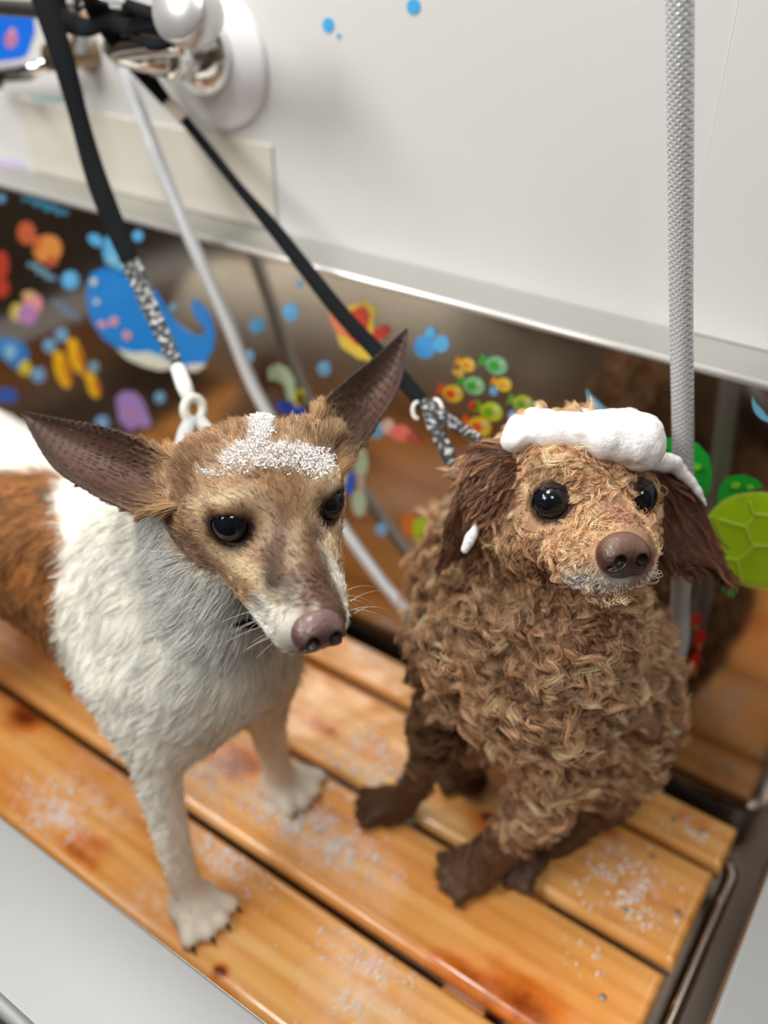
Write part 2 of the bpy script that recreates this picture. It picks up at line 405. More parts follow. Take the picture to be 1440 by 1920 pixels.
KNOTS = [(45, 1345, .028, .020, 1.1), (62, 1612, .016, .010, 1.3), (150, 1600, .035, .010, .7), (175, 1590, .02, .02, .5), (412, 1822, .008, .006, 1.5), (400, 1850, .03, .012, .45),
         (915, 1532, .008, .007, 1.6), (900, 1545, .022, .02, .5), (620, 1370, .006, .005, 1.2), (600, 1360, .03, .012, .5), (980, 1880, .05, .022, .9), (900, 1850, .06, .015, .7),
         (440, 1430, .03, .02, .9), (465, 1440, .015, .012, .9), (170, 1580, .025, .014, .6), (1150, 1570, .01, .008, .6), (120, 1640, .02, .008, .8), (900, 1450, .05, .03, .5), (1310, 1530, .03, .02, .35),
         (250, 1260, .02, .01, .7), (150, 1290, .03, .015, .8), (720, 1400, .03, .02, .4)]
# thin soap film plus a painted lamp reflection on the back slat: pixel, half sizes in metres, strength
FILM_GLARE = [(600, 1570, .05, .022, 1.2), (520, 1520, .035, .018, 1), (650, 1600, .03, .02, 1), (390, 1455, .03, .02, 1), (110, 1525, .035, .018, 1.1), (180, 1500, .05, .012, .8), (430, 1620, .03, .016, .9), (690, 1850, .035, .028, .9),
        (280, 1690, .02, .02, .8), (20, 1210, .03, .015, .9), (700, 1230, .035, .012, 1.2), (200, 1440, .04, .02, .5), (380, 1560, .02, .02, .7), (1190, 1660, .03, .02, .7), (690, 1420, .04, .02, .6), (1150, 1590, .02, .01, .5)]
rack = thing('slatted_rack', 'orange brown wooden slatted duckboard lying wet in the tub under both dogs', 'rack', (-.54, .4, ZB))
SL = [(.1255, .225), (.2335, .3375), (.3475, .4525), (.4630, .5680), (.5765, .6260)]
for i, (y0, y1) in enumerate(SL):
    x1 = [-.026, -.028, -.028, -.025, -.0215][i]
    if i == 0: y0 = .196
    bm = bmesh.new(); add_box(bm, (-1.04, y0, -.02), (x1, y1, 0), 0)
    bmesh.ops.subdivide_edges(bm, edges=[e for e in bm.edges if abs((e.verts[0].co-e.verts[1].co).x) > .5], cuts=260, use_grid_fill=True)
    bmesh.ops.subdivide_edges(bm, edges=[e for e in bm.edges if abs((e.verts[0].co-e.verts[1].co).y) > .02], cuts=22, use_grid_fill=True)
    rb = .004
    for v in bm.verts:                                        # eased edges
        for lo_, hi_ in ((y0, y1),):
            if v.co.z > -.001:
                e = min(v.co.y-lo_, hi_-v.co.y, x1-v.co.x)
                if e < rb: v.co.z -= rb - math.sqrt(max(rb*rb-(rb-max(e, 0))**2, 0))
                v.co.z += .0007*mnoise.noise(Vector((v.co.x*7, v.co.y*30, i*3.3)))
    V = np.array([v.co[:] for v in bm.verts]); s = np.zeros(len(V))
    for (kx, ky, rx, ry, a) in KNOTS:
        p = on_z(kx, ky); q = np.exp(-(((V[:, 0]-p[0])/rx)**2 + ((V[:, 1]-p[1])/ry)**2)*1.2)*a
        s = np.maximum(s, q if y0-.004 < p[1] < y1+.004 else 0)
    g_ = np.zeros(len(V))
    for (kx, ky, rx, ry, a) in FILM_GLARE:
        p = on_z(kx, ky); g_ = np.maximum(g_, np.exp(-(((V[:, 0]-p[0])/rx)**2 + ((V[:, 1]-p[1])/ry)**2))*a)
    o = obj('slat', bm, M_wood, rack, True); set_col(o.data, 'Stain', np.c_[s, g_, s])
    if i in (2, 3, 4):
        for sx, sy in ((1130, 1870), ) if i == 2 else (((1222, 1608), (1172, 1708), (1270, 1712)) if i == 3 else ((1264, 1538), (1316, 1560))):
            p = on_z(sx, sy); b2 = bmesh.new(); add_lathe(b2, [(.0001, .0012), (.0026, .0009), (.0030, -.001)], (p[0], p[1], 0), (0, 0, 1), 12); obj('screw', b2, M_screw, o, True)
for x in (-.93, -.54, -.16):
    obj('batten', box((x-.02, .2, -.04), (x+.02, .60, -.0205), .001), M_wood, rack)
for x in (-.93, -.54, -.16):
    for y in (.23, .57): obj('foot', box((x-.018, y-.012, ZB), (x+.018, y+.012, -.0402)), M_screw, rack)
fr = []
x0, x1, y0, y1, r = -1.05, -.0125, .205, .612, .022
for cx, cy, a0 in ((x1-r, y1-r, 0), (x0+r, y1-r, 90), (x0+r, y0+r, 180), (x1-r, y0+r, 270)):
    for k in range(7):
        a = math.radians(a0+k*15); fr.append((cx+r*math.cos(a), cy+r*math.sin(a), -.032))
bm = bmesh.new(); add_tube(bm, fr, .0068, 14, closed=True)  # tube added in place of light reflected in the tub's rounded corner
obj('corner_glint_bar', bm, M_chrome, tub, True)['label'] = 'added bent steel bar standing in for light reflected in the tub corner'
# ------------------------------------------------------------------ flat stickers, each lying on the surface it is stuck to
M_stick = mat('sticker_vinyl', (.5, .5, .5), .35, coat=.3, attr='Col')
BL, LB, PB, RD, OR, YE, LG, DG, WH, PK, PU, GY = (18, 130, 215), (92, 178, 235), (130, 190, 215), (205, 60, 35), (225, 125, 60), (228, 190, 40), (165, 205, 20), (20, 150, 45), (215, 220, 205), (225, 150, 160), (160, 130, 205), (110, 150, 175)
def ell_px(cx, cy, rx, ry, rot=0, n=20):
    a = math.radians(rot); return [(cx+rx*math.cos(t)*math.cos(a)-ry*math.sin(t)*math.sin(a), cy+rx*math.cos(t)*math.sin(a)+ry*math.sin(t)*math.cos(a)) for t in [2*math.pi*k/n for k in range(n)]]
def sticker(name, label, bits, Y=None, group=None):
    Y = YB if Y is None else Y
    vs = []; fs = []; cs = []
    for li, (c, poly) in enumerate(bits):
        n = len(poly); b0 = len(vs); o0 = Y - .0003 - .00025*li; k = lin(c)
        w_ = [on_y(x, y, Y) for x, y in poly]
        for p in w_: vs.append((p[0], o0-.0003, p[2])); cs.append(k)
        for p in w_: vs.append((p[0], o0+.0002, p[2])); cs.append(k)
        fs.append(list(range(b0, b0+n))); fs.append(list(range(b0+2*n-1, b0+n-1, -1)))
        for i in range(n): j = (i+1) % n; fs.append([b0+i, b0+n+i, b0+n+j, b0+j])
    o = pymesh(name, vs, fs, M_stick, None, False); set_col(o.data, 'Col', np.array(cs))
    bm = bmesh.new(); bm.from_mesh(o.data); bmesh.ops.recalc_face_normals(bm, faces=bm.faces); bm.to_mesh(o.data); bm.free()
    tag(o, label, 'sticker', group); return o
def fish(cx, cy, r, c1, c2, ang=20):
    a = math.radians(ang); t = [(cx-r*1.6*math.cos(a)-r*.6*math.sin(a), cy-r*1.6*math.sin(a)+r*.6*math.cos(a)), (cx-r*.6*math.cos(a), cy-r*.6*math.sin(a)), (cx-r*1.6*math.cos(a)+r*.6*math.sin(a), cy-r*1.6*math.sin(a)-r*.6*math.cos(a))]
    return [(c1, t), (c2, ell_px(cx, cy, r, r*.8, ang)), (c1, ell_px(cx-r*.25, cy, r*.5, r*.45, ang, 12)), (WH, ell_px(cx+r*.5, cy-r*.15, r*.2, r*.2, 0, 10)), ((20, 20, 20), ell_px(cx+r*.53, cy-r*.15, r*.1, r*.1, 0, 8))]
def wave(x0, y0, x1, y1, w_, c, n=24, am=5, cyc=4):
    up = []; dn = []
    L_ = math.hypot(x1-x0, y1-y0); nx, ny = -(y1-y0)/L_, (x1-x0)/L_
    for i in range(n+1):
        t = i/n; o = am*math.sin(t*cyc*2*math.pi); ww = w_*(.55+.45*math.sin(math.pi*t)); x = x0+(x1-x0)*t; y = y0+(y1-y0)*t
        up.append((x+nx*(o+ww), y+ny*(o+ww))); dn.append((x+nx*(o-ww), y+ny*(o-ww)))
    return (c, up+dn[::-1])
h = lambda L_: [(x/2, y/2) for x, y in L_]
sticker('whale_sticker', 'big blue whale sticker with white belly behind the first leash', [
    (BL, h([(326, 1110), (330, 1060), (345, 1022), (390, 1003), (440, 1010), (500, 1035), (560, 1070), (595, 1102), (625, 1160), (665, 1212), (720, 1250), (755, 1262), (775, 1240), (740, 1200), (718, 1150), (725, 1120), (750, 1130), (790, 1180), (808, 1250), (800, 1310), (770, 1360), (730, 1380), (680, 1378), (600, 1352), (520, 1335), (450, 1310), (390, 1270), (350, 1215), (332, 1160)])),
    (WH, h([(440, 1308), (500, 1322), (560, 1318), (620, 1340), (648, 1382), (600, 1388), (540, 1372), (480, 1345)])),
    (WH, h([(700, 1366), (760, 1362), (775, 1368), (740, 1392), (705, 1392)])),
    (PK, ell_px(193, 608, 9, 6, 20)), (PK, ell_px(215, 602, 8, 9)), (PK, ell_px(240, 628, 7, 9, -30)), (WH, ell_px(178, 527, 6, 7)), (WH, ell_px(184, 565, 5, 5))])
sticker('whale_spout_sticker', 'pale blue water spout sticker above the blue whale', [(LB, h([(400, 885), (430, 890), (462, 950), (476, 1030), (455, 1030), (430, 1000), (396, 985), (385, 940)])), (LB, ell_px(180, 450, 16, 10, 35)), (PB, ell_px(212, 487, 8, 14, -25))])
sticker('fish_sticker', 'red orange pair of fish sticker below the long teal squiggle', [((190, 95, 60), ell_px(50, 437, 17, 22, -10)), ((215, 140, 70), ell_px(90, 467, 27, 27, 30)), ((200, 100, 60), [(60, 440), (82, 450), (68, 475)]), ((180, 90, 50), ell_px(98, 490, 12, 10))])
sticker('coral_sticker', 'red coral sticker cut by the left picture edge', [((185, 60, 40), ell_px(2, 497, 15, 26)), ((185, 60, 40), ell_px(4, 540, 14, 18))])
sticker('squiggle_sticker', 'long teal squiggle sticker just under the ledge at far left', [wave(42, 368, 128, 402, 7, (62, 130, 160), 30, 3, 4)])
sticker('squiggle_sticker', 'grey blue squiggle sticker under the orange fish', [wave(54, 492, 104, 526, 6, GY, 24, 3, 3)])
sticker('squiggle_sticker', 'grey blue squiggle sticker left of the whale face', [wave(100, 562, 150, 600, 6, (100, 125, 150), 24, 3, 3)])
sticker('shell_sticker', 'pink and lilac shell sticker with a yellow edge', [((205, 190, 90), ell_px(32, 585, 12, 17)), (PK, ell_px(62, 570, 18, 20)), ((175, 120, 180), ell_px(53, 590, 19, 19)), ((215, 175, 120), ell_px(55, 553, 12, 8))])
sticker('dolphin_sticker', 'blue small dolphin sticker with a yellow ball at left edge', [((30, 125, 205), [(-8, 635), (20, 633), (45, 645), (55, 665), (48, 685), (34, 694), (15, 680), (-8, 660)]), (PB, ell_px(20, 660, 11, 14)), ((205, 190, 60), ell_px(48, 690, 12, 14))])
sticker('dolphin_sticker', 'dark blue sticker just above the white rump', [((25, 90, 180), ell_px(12, 742, 22, 14))])
for (x, y, rx, ry, lb) in ((118, 695, 14, 34, 'left and longest yellow seahorse sticker'), (144, 670, 13, 32, 'upper yellow seahorse sticker beside the whale'), (176, 725, 11, 22, 'smallest yellow seahorse sticker, lowest right')):
    sticker('seahorse_sticker', lb, [((225, 175, 20), ell_px(x, y, rx, ry, -18)), ((225, 175, 20), ell_px(x-8, y-ry*.85, 11, 8, 20)), ((190, 110, 30), ell_px(x+8, y+2, 5, ry*.7, -18))], None, 'yellow seahorse stickers')
sticker('octopus_sticker', 'lilac octopus sticker low on the steel panel', [((150, 125, 190), [(218, 745), (232, 733), (255, 737), (270, 755), (285, 795), (272, 803), (258, 797), (246, 808), (234, 798), (224, 790)]), ((185, 120, 140), ell_px(247, 775, 9, 5))])
sticker('starfish_sticker', 'red and yellow crab sticker crossed by the second leash', [((225, 195, 70), [(655, 572), (690, 564), (706, 582), (700, 612), (712, 640), (694, 676), (672, 672), (640, 650), (632, 628), (650, 610)]), ((205, 65, 35), [(652, 585), (684, 572), (695, 590), (690, 618), (694, 648), (668, 646), (648, 625)]), ((225, 130, 90), [(616, 588), (634, 584), (654, 602), (648, 632), (630, 622)]), ((205, 60, 40), [(700, 618), (722, 608), (734, 620), (722, 634), (700, 640)])])
bub = [(132, 525, 16, 'round blue bubble sticker left of the whale forehead'), (259, 442, 10, 'small bright blue bubble sticker right of the whale spout'), (545, 585, 15, 'bright blue bubble sticker between the two leashes'), (482, 610, 14, 'blue bubble sticker touching the hose reflection'), (608, 691, 13, 'blue bubble sticker below the crab'), (466, 668, 11, 'dim blue bubble sticker under the first hose'), (72, 703, 13, 'pale blue bubble sticker near the dolphin'), (116, 628, 12, 'blue bubble sticker above the seahorses'), (93, 648, 12, 'dull blue bubble sticker left above the seahorses'), (176, 688, 10, 'grey blue bubble sticker between the seahorses'), (300, 745, 10, 'dim blue bubble sticker right of the octopus'), (192, 793, 13, 'pale blue bubble sticker left of the octopus'), (562, 531, 7, 'tiny pale bubble sticker by the second leash'), (325, 576, 8, 'tiny grey bubble sticker above the whale tail'), (716, 992, 11, 'blue bubble sticker low above the hose bend'), (926, 733, 8, 'tiny pale blue bubble sticker among the little fish'), (962, 779, 9, 'tiny blue bubble sticker left of the foam'), (887, 760, 8, 'tiny red bubble sticker among the little fish'), (3, 372, 8, 'tiny teal bubble sticker at the left picture edge')]
for x, y, r, lb in bub:
    c = {'red': RD, 'grey': GY}.get([q for q in ('red', 'grey', 'x') if q in lb.split() or q == 'x'][0], LB if 'bright' in lb or r > 13 else (105, 160, 200))
    sticker('bubble_sticker', lb, [(c, ell_px(x, y, r, r*1.08)), (tuple(min(255, v+25) for v in c), ell_px(x-r*.25, y-r*.3, r*.35, r*.3))], None, 'bubble stickers on the steel panel')
sticker('bubble_sticker', 'cluster of three blue bubble stickers, right of the crab', [((70, 160, 230), ell_px(797, 650, 21, 22)), (LB, ell_px(828, 644, 15, 16)), (LB, ell_px(808, 623, 10, 11))])
for (x, y, r, c1, c2, lb) in [(877, 684, 15, (215, 140, 40), YE, 'topmost yellow little fish sticker'), (932, 685, 21, (60, 160, 60), (120, 185, 140), 'green and mint little fish sticker, topmost right'), (890, 723, 20, (60, 150, 50), (125, 185, 130), 'green and mint little fish sticker in the middle of the shoal'), (945, 721, 15, (215, 150, 50), YE, 'yellow little fish sticker right of the middle'), (850, 738, 19, (215, 70, 35), YE, 'red headed yellow little fish sticker at left'), (922, 772, 21, (110, 160, 30), (185, 195, 45), 'olive green little fish sticker'), (982, 757, 19, (100, 150, 50), (175, 185, 60), 'olive little fish sticker touching the foam'), (900, 800, 22, (210, 90, 30), YE, 'largest yellow red little fish sticker above the ear'), (862, 700, 9, (200, 150, 60), (215, 170, 60), 'tiny yellow fish sticker'), (895, 822, 13, (190, 150, 40), (205, 185, 50), 'yellow fish sticker half behind the brown ear')]:
    sticker('fish_sticker', lb, fish(x, y, r, c1, c2), None, 'shoal of little fish stickers')
def arc(cx, cy, r, a0, a1, w_, n=14):
    o = [(cx+r*math.cos(math.radians(a0+(a1-a0)*i/n)), cy+r*math.sin(math.radians(a0+(a1-a0)*i/n))) for i in range(n+1)]
    i_ = [(cx+(r-w_*math.sin(math.pi*i/n))*math.cos(math.radians(a0+(a1-a0)*i/n)), cy+(r-w_*math.sin(math.pi*i/n))*math.sin(math.radians(a0+(a1-a0)*i/n))) for i in range(n+1)]
    return o+i_[::-1]
sticker('crescent_sticker', 'pale blue crescent sticker above the foam cap', [((120, 175, 200), arc(1138, 734, 38, 190, 75, 13))])
sticker('crescent_sticker', 'pale blue crescent sticker at the right picture edge', [((115, 185, 220), arc(1450, 752, 40, 195, 85, 14))])
TS = ell_px(1428, 1012, 112, 90, 12, 40)
hexes = [(c, s) for c, s in []]
def hexline(x0, y0, x1, y1, w_=2.2):
    L_ = math.hypot(x1-x0, y1-y0); nx, ny = -(y1-y0)/L_*w_, (x1-x0)/L_*w_
    return ((190, 215, 70), [(x0+nx, y0+ny), (x1+nx, y1+ny), (x1-nx, y1-ny), (x0-nx, y0-ny)])
HX = [(1400, 985), (1418, 962), (1450, 965), (1470, 995), (1452, 1022), (1415, 1020)]
sticker('turtle_sticker', 'large lime green turtle sticker with hexagon shell behind the right ear', [
    (DG, [(1246, 822), (1275, 822), (1308, 832), (1330, 856), (1336, 890), (1330, 925), (1308, 930), (1290, 905), (1262, 880)]),
    (DG, [(1346, 942), (1349, 912), (1366, 893), (1395, 890), (1420, 900), (1432, 912), (1410, 920), (1388, 924), (1372, 945)]),
    (DG, [(1350, 1068), (1368, 1070), (1376, 1085), (1383, 1105), (1375, 1120), (1356, 1108), (1349, 1090)]),
    ((170, 195, 70), TS), (LG, ell_px(1428, 1010, 106, 83, 12, 40))] +
    [hexline(*HX[i], *HX[(i+1) % 6]) for i in range(6)] + [hexline(1400, 985, 1350, 970), hexline(1418, 962, 1408, 935), hexline(1415, 1020, 1385, 1045), hexline(1385, 1045, 1395, 1085), hexline(1385, 1045, 1345, 1040), hexline(1452, 1022, 1460, 1070)] +
    [((110, 190, 40), ell_px(1383, 905, 9, 6)), ((110, 190, 40), ell_px(1410, 908, 7, 4)), ((110, 190, 40), ell_px(1310, 870, 9, 6))])
for x, y, rx, ry, lb in ((1305, 1163, 11, 13, 'upper red weed sticker right of the curly dog'), (1312, 1196, 11, 16, 'middle red weed sticker right of the curly dog'), (1303, 1240, 10, 20, 'lowest red weed sticker right of the curly dog')):
    sticker('seaweed_sticker', lb, [((170, 30, 20), ell_px(x, y, rx, ry, 20)), ((150, 90, 40), ell_px(x, y+ry, rx*.5, ry*.5, 20))], None, 'red weed stickers')
sticker('seahorse_sticker', 'pale mint cane shaped sticker above the first dog', [((165, 185, 155), [(503, 690), (520, 682), (540, 692), (553, 712), (556, 750), (540, 752), (534, 722), (518, 712), (505, 712)]), ((200, 190, 40), ell_px(564, 745, 7, 16))])
sticker('fish_sticker', 'royal blue and yellow fish sticker behind the pointed ear', [((20, 70, 175), ell_px(545, 766, 28, 13, 15)), ((205, 190, 40), ell_px(560, 748, 9, 14))])
sticker('fish_sticker', 'royal blue and yellow fish sticker beside the far eye', [((25, 85, 180), ell_px(652, 900, 13, 30)), ((215, 185, 40), ell_px(642, 888, 8, 24))])
sticker('bone_sticker', 'pale mint bone sticker between the two dogs', [((160, 180, 150), ell_px(678, 868, 13, 27)), ((160, 180, 150), ell_px(674, 942, 14, 26)), ((170, 150, 140), ell_px(678, 905, 8, 20))])
sticker('fish_sticker', 'blue and salmon pink fish sticker left of the leash ring', [((95, 150, 185), ell_px(706, 806, 14, 17)), ((205, 175, 165), ell_px(728, 800, 12, 14)), ((215, 110, 95), ell_px(752, 812, 22, 15, 15)), ((160, 70, 60), ell_px(775, 822, 14, 9, 20))])
sticker('fish_sticker', 'lime green fish sticker with orange tail behind the shaggy ear', [((200, 110, 25), ell_px(768, 983, 15, 22)), ((165, 195, 20), ell_px(803, 1008, 22, 42, -32)), ((150, 190, 30), ell_px(850, 1030, 14, 40, 30))])
sticker('bubble_sticker', 'blue bubble sticker on the white wall with a small drip', [((75, 170, 230), ell_px(616, 47, 11, 14)), ((75, 170, 230), ell_px(636, 67, 4, 4))], YW)
sticker('bubble_sticker', 'blue bubble sticker cut by the top picture edge', [((75, 170, 230), ell_px(776, 12, 13, 15))], YW)
sticker('squiggle_sticker', 'pale teal faded squiggle sticker on the white wall', [wave(48, 186, 118, 186, 5, (165, 205, 210), 24, 3, 3), wave(66, 206, 112, 216, 4, (170, 205, 212), 24, 2, 2)], YW)
sticker('sign_card', 'bright blue notice card with a pink figure on the wall, top left', [((20, 110, 225), [(-30, 22), (0, 24), (64, 34), (66, 60), (52, 102), (40, 110), (-30, 118)]), ((190, 120, 160), ell_px(22, 73, 12, 18, 10)), ((210, 150, 170), ell_px(24, 60, 6, 8, 0))], YW)['category'] = 'sign'
sticker('lilac_card', 'pale lilac sticker just above the ledge, far left', [((205, 195, 225), [(-10, 290), (40, 300), (52, 316), (-10, 318)])], YW)
# ------------------------------------------------------------------ the smooth-coated dog with pointed ears
def pc(x, y, dep, rpx): return P(x, y, dep), rpx*dep/FPX
def chain(Fd, pts, k=.015):
    q = [pc(*p) for p in pts]; c = np.array(spline([list(a)+[r] for a, r in q], 3))
    Fd.path(c[:, :3], c[:, 3], k)
def paw(Fd, c, fwd, w_=.022, toes=4, k=.004):
    """a paw: pad and separate toes spreading forward"""
    c = np.array(c, float); f_ = np.array(fwd, float); f_[2] = 0; f_ /= np.linalg.norm(f_); s = np.array([-f_[1], f_[0], 0])
    Fd.ell(c+[0, 0, .012], basis(s, f_), (w_*.95, w_*1.0, .013), .012)
    for i in range(toes):
        t = (i-(toes-1)/2)/((toes-1)/2)
        a = c + s*t*w_*.62 + f_*w_*(.62-.12*abs(t)) + [0, 0, .012]; b = c + s*t*w_*.95 + f_*w_*(1.35-.38*abs(t)) + [0, 0, .0075]
        Fd.cone(a, b, .0085*w_/.022, .0072*w_/.022, k)
def claws(parent, c, fwd, w_=.022, toes=4):
    c = np.array(c, float); f_ = np.array(fwd, float); f_[2] = 0; f_ /= np.linalg.norm(f_); s = np.array([-f_[1], f_[0], 0]); out = []
    for i in range(toes):
        t = (i-(toes-1)/2)/((toes-1)/2); bm = bmesh.new()
        b = c + s*t*w_*.97 + f_*w_*(1.5-.38*abs(t)) + [0, 0, .009]; d_ = f_ + s*t*.25
        add_tube(bm, [b, b+d_*.005+[0, 0, -.001], b+d_*.008+[0, 0, -.004]], [.0020, .0016, .0005], 8)
        out.append(obj('claw', bm, M_claw, parent, True))
    return out
def ear_sheet(A, B, cup, thick, na=26, nb=14):
    """closed thin cupped ear between two edges A and B (lists of 3D points, base to tip); cup bends the middle back by the given vectors"""
    sa = np.array(spline(A, 8)); sb = np.array(spline(B, 8))
    ia = np.linspace(0, len(sa)-1, na); ib = np.linspace(0, len(sb)-1, na)
    L_ = lambda s, t: np.array([s[int(x)]*(1-(x-int(x))) + s[min(int(x)+1, len(s)-1)]*(x-int(x)) for x in t])
    a = L_(sa, ia); b = L_(sb, ib); G = np.zeros((na, nb, 3))
    for j in range(nb):
        t = j/(nb-1); G[:, j] = a*(1-t)+b*t
    for i in range(na):
        c = cup(i/(na-1))
        for j in range(nb):
            t = j/(nb-1); G[i, j] += np.asarray(c)*(1-(2*t-1)**2)
    du = np.gradient(G, axis=0); dv = np.gradient(G, axis=1); n = np.cross(du, dv); n /= np.linalg.norm(n, axis=-1, keepdims=True)+1e-9
    tv = np.linspace(0, 1, nb); ed = np.sqrt(np.clip(1-(2*tv-1)**4, .03, 1)); th = thick*np.linspace(1.3, .6, na)[:, None]*ed[None]
    if (n.reshape(-1, 3)@DV).mean() > 0: n = -n                     # front side looks towards the viewer's side
    F1 = G + n*th[..., None]/2; F2 = G - n*th[..., None]/2
    V = np.vstack([F1.reshape(-1, 3), F2.reshape(-1, 3)]); Q = []; o = na*nb
    for i in range(na-1):
        for j in range(nb-1):
            k = i*nb+j; Q.append((k, k+1, k+nb+1, k+nb)); Q.append((o+k, o+k+nb, o+k+nb+1, o+k+1))
    for i in range(na-1):
        for j in (0, nb-1):
            k = i*nb+j; q = (k, k+nb, o+k+nb, o+k); Q.append(q if j == 0 else q[::-1])
    for j in range(nb-1):
        for i in (0, na-1):
            k = i*nb+j; q = (k, o+k, o+k+1, k+1); Q.append(q if i == 0 else q[::-1])
    return V, np.array(Q), F1, F2, n

DEPTH1 = .55
O1 = P(524, 957, .555)
L1 = P(612, 938, .5675) - P(439, 976, .5425)
NT1 = P(598, 1196, .499)
v_ = NT1-O1; l_ = L1/np.linalg.norm(L1); v_ = v_ - l_*(v_@l_); v_ /= np.linalg.norm(v_); u_ = np.cross(v_, l_)
a_ = math.radians(9)
F1_ = v_*math.cos(a_) + u_*math.sin(a_)
B1 = basis(L1, F1_)                                  # rows: towards dog's left, forward, up
if B1[2][2] < 0: B1[2] *= -1
W1 = lambda l, f_, u: O1 + B1[0]*l + B1[1]*f_ + B1[2]*u
EH1 = np.linalg.norm(L1)/2
NL1 = ((NT1-O1)@B1.T)
def build_dog1():
    Fd = Field((-.95, .16, -.004), (-.16, .52, .52), .0024)
    # trunk, chest, neck
    chain(Fd, [(-190, 905, 1.0, 148), (-60, 930, .93, 160), (110, 1020, .83, 165), (290, 1130, .755, 178)], .03)
    chain(Fd, [(290, 1130, .755, 178), (375, 1225, .71, 142)], .03)
    chain(Fd, [(330, 1060, .71, 155), (420, 950, .64, 112)], .03)
    chain(Fd, [(455, 1180, .72, 110), (470, 1240, .745, 92)], .03)          # far shoulder
    chain(Fd, [(330, 1330, .73, 100), (345, 1240, .71, 120)], .03)
    chain(Fd, [(400, 1180, .67, 105), (425, 1060, .63, 105)], .03)            # throat
    # near front leg
    chain(Fd, [(262, 1270, .715, 105), (292, 1400, .72, 56), (302, 1480, .735, 40), (322, 1570, .757, 33), (345, 1650, .778, 29), (360, 1690, .787, 31)], .016)
    paw(Fd, on_z(366, 1706), P(408, 1745, .78)-P(366, 1690, .79), .0235)
    # far front leg
    chain(Fd, [(480, 1250, .76, 75), (500, 1320, .80, 42), (505, 1380, .84, 31), (520, 1440, .873, 28), (530, 1468, .89, 30)], .016)
    paw(Fd, on_z(534, 1476), P(590, 1500, .87)-P(534, 1476, .89), .0245)
    # hind legs
    for yy, xx in ((.27, -.86), (.44, -.84)):
        Fd.cone((xx+.03, yy+(.03 if yy < .35 else -.03), .22), (xx+.06, yy, .14), .07, .035, .03)
        Fd.cone((xx+.06, yy, .14), (xx-.02, yy, .075), .03, .017, .02); Fd.cone((xx-.02, yy, .075), (xx, yy, .02), .015, .013, .01)
        paw(Fd, (xx+.01, yy, 0), (1, 0, 0), .02)
    # head
    e = EH1
    Fd.ell(W1(.001, -.046, -.010), B1, (.049, .044, .034), .02)                # skull
    Fd.ell(W1(0, -.022, .000), B1, (.038, .034, .026), .02)                # brow
    nf, nu = NL1[1], NL1[2]
    for s in (-1, 1):
        Fd.ell(W1(s*.033, -.034, -.024), B1, (.022, .038, .027), .02)      # cheek
        Fd.ell(W1(s*.027, -.004, .0115), B1, (.014, .012, .008), .012)      # brow ridge
        Fd.cone(W1(s*.021, .008, -.028), W1(NL1[0]*.8+s*.0100, nf-.019, nu-.006), .0185, .0120, .012)
    Fd.cone(W1(0, .004, -.010), W1(NL1[0]*.8, nf-.016, nu+.0), .0215, .0120, .018) # bridge
    Fd.cone(W1(0, -.03, -.045), W1(NL1[0]*.8, nf-.028, nu-.020), .027, .012, .02)    # lower jaw
    Fd.cone(W1(-.002, -.080, -.040), W1(0, -.06, -.035), .034, .032, .03)
    for s in (-1, 1):                                                     # sockets, lids
        c = W1(s*e, 0, 0); M = basis(B1[0]+B1[1]*(-.62*s), B1[1]+B1[0]*s*.62)
        Fd.ball(W1(s*(e+.003), .007, 0), .0100, .008, 'sub')
        Fd.lid(c, M, .0140, (.0118, .0094), .004)
    for s in (-1, 1):                                                     # mouth line
        Fd.cone(W1(s*.033, .010, -.047), W1(s*.0205, nf-.018, nu-.0185), .0012, .0012, .003, 'sub')
    # ear roots
    Fd.cone(W1(-.034, -.050, .010), P(322, 893, .600), .014, .009, .012)
    Fd.cone(W1(.033, -.046, .014), P(618, 812, .616), .014, .009, .012)
    return Fd.mesh()
V1, Q1 = build_dog1(); V1[:, 2] = np.maximum(V1[:, 2], .0004)

# pointed ears: traced rims at their own distance, deep cup behind
earL_A = [P(345, 862, .562), P(292, 836, .580), P(215, 806, .606), P(130, 788, .628), P(40, 770, .652)]
earL_B = [P(338, 950, .558), P(258, 962, .570), P(172, 925, .592), P(95, 872, .617), P(40, 778, .652)]
earR_A = [P(582, 800, .592), P(602, 758, .605), P(640, 722, .643), P(700, 672, .660), P(761, 616, .690)]
earR_B = [P(634, 900, .583), P(662, 858, .600), P(705, 800, .630), P(752, 715, .660), P(765, 620, .690)]
cupL = lambda t: (DV*.9+np.array([0, 0, -.15]))*.034*(1-t)**.7*(1 if t < .999 else 0)
cupR = lambda t: (DV*.9)*.034*(1-t)**.7
eL = ear_sheet(earL_A, earL_B, cupL, .0034); eR = ear_sheet(earR_A, earR_B, cupR, .0034)
def join(parts):
    V = []; Q = []; o = 0
    for v, q in parts: V.append(v); Q.append(q+o); o += len(v)
    return np.vstack(V), np.vstack(Q)
NB1 = len(V1)
V1a, Q1a = join([(V1, Q1), eL[:2], eR[:2]])
C_TAN, C_TANL, C_BRN, C_WHT, C_DK, C_PNK = lin((166, 126, 88)), lin((216, 188, 150)), lin((104, 72, 48)), lin((246, 241, 226)), lin((48, 30, 24)), lin((190, 150, 130))
def bl(x, y, cx, cy, rx, ry, a=0):
    a = math.radians(a); dx, dy = x-cx, y-cy; return np.exp(-(((dx*math.cos(a)+dy*math.sin(a))/rx)**2+((-dx*math.sin(a)+dy*math.cos(a))/ry)**2))
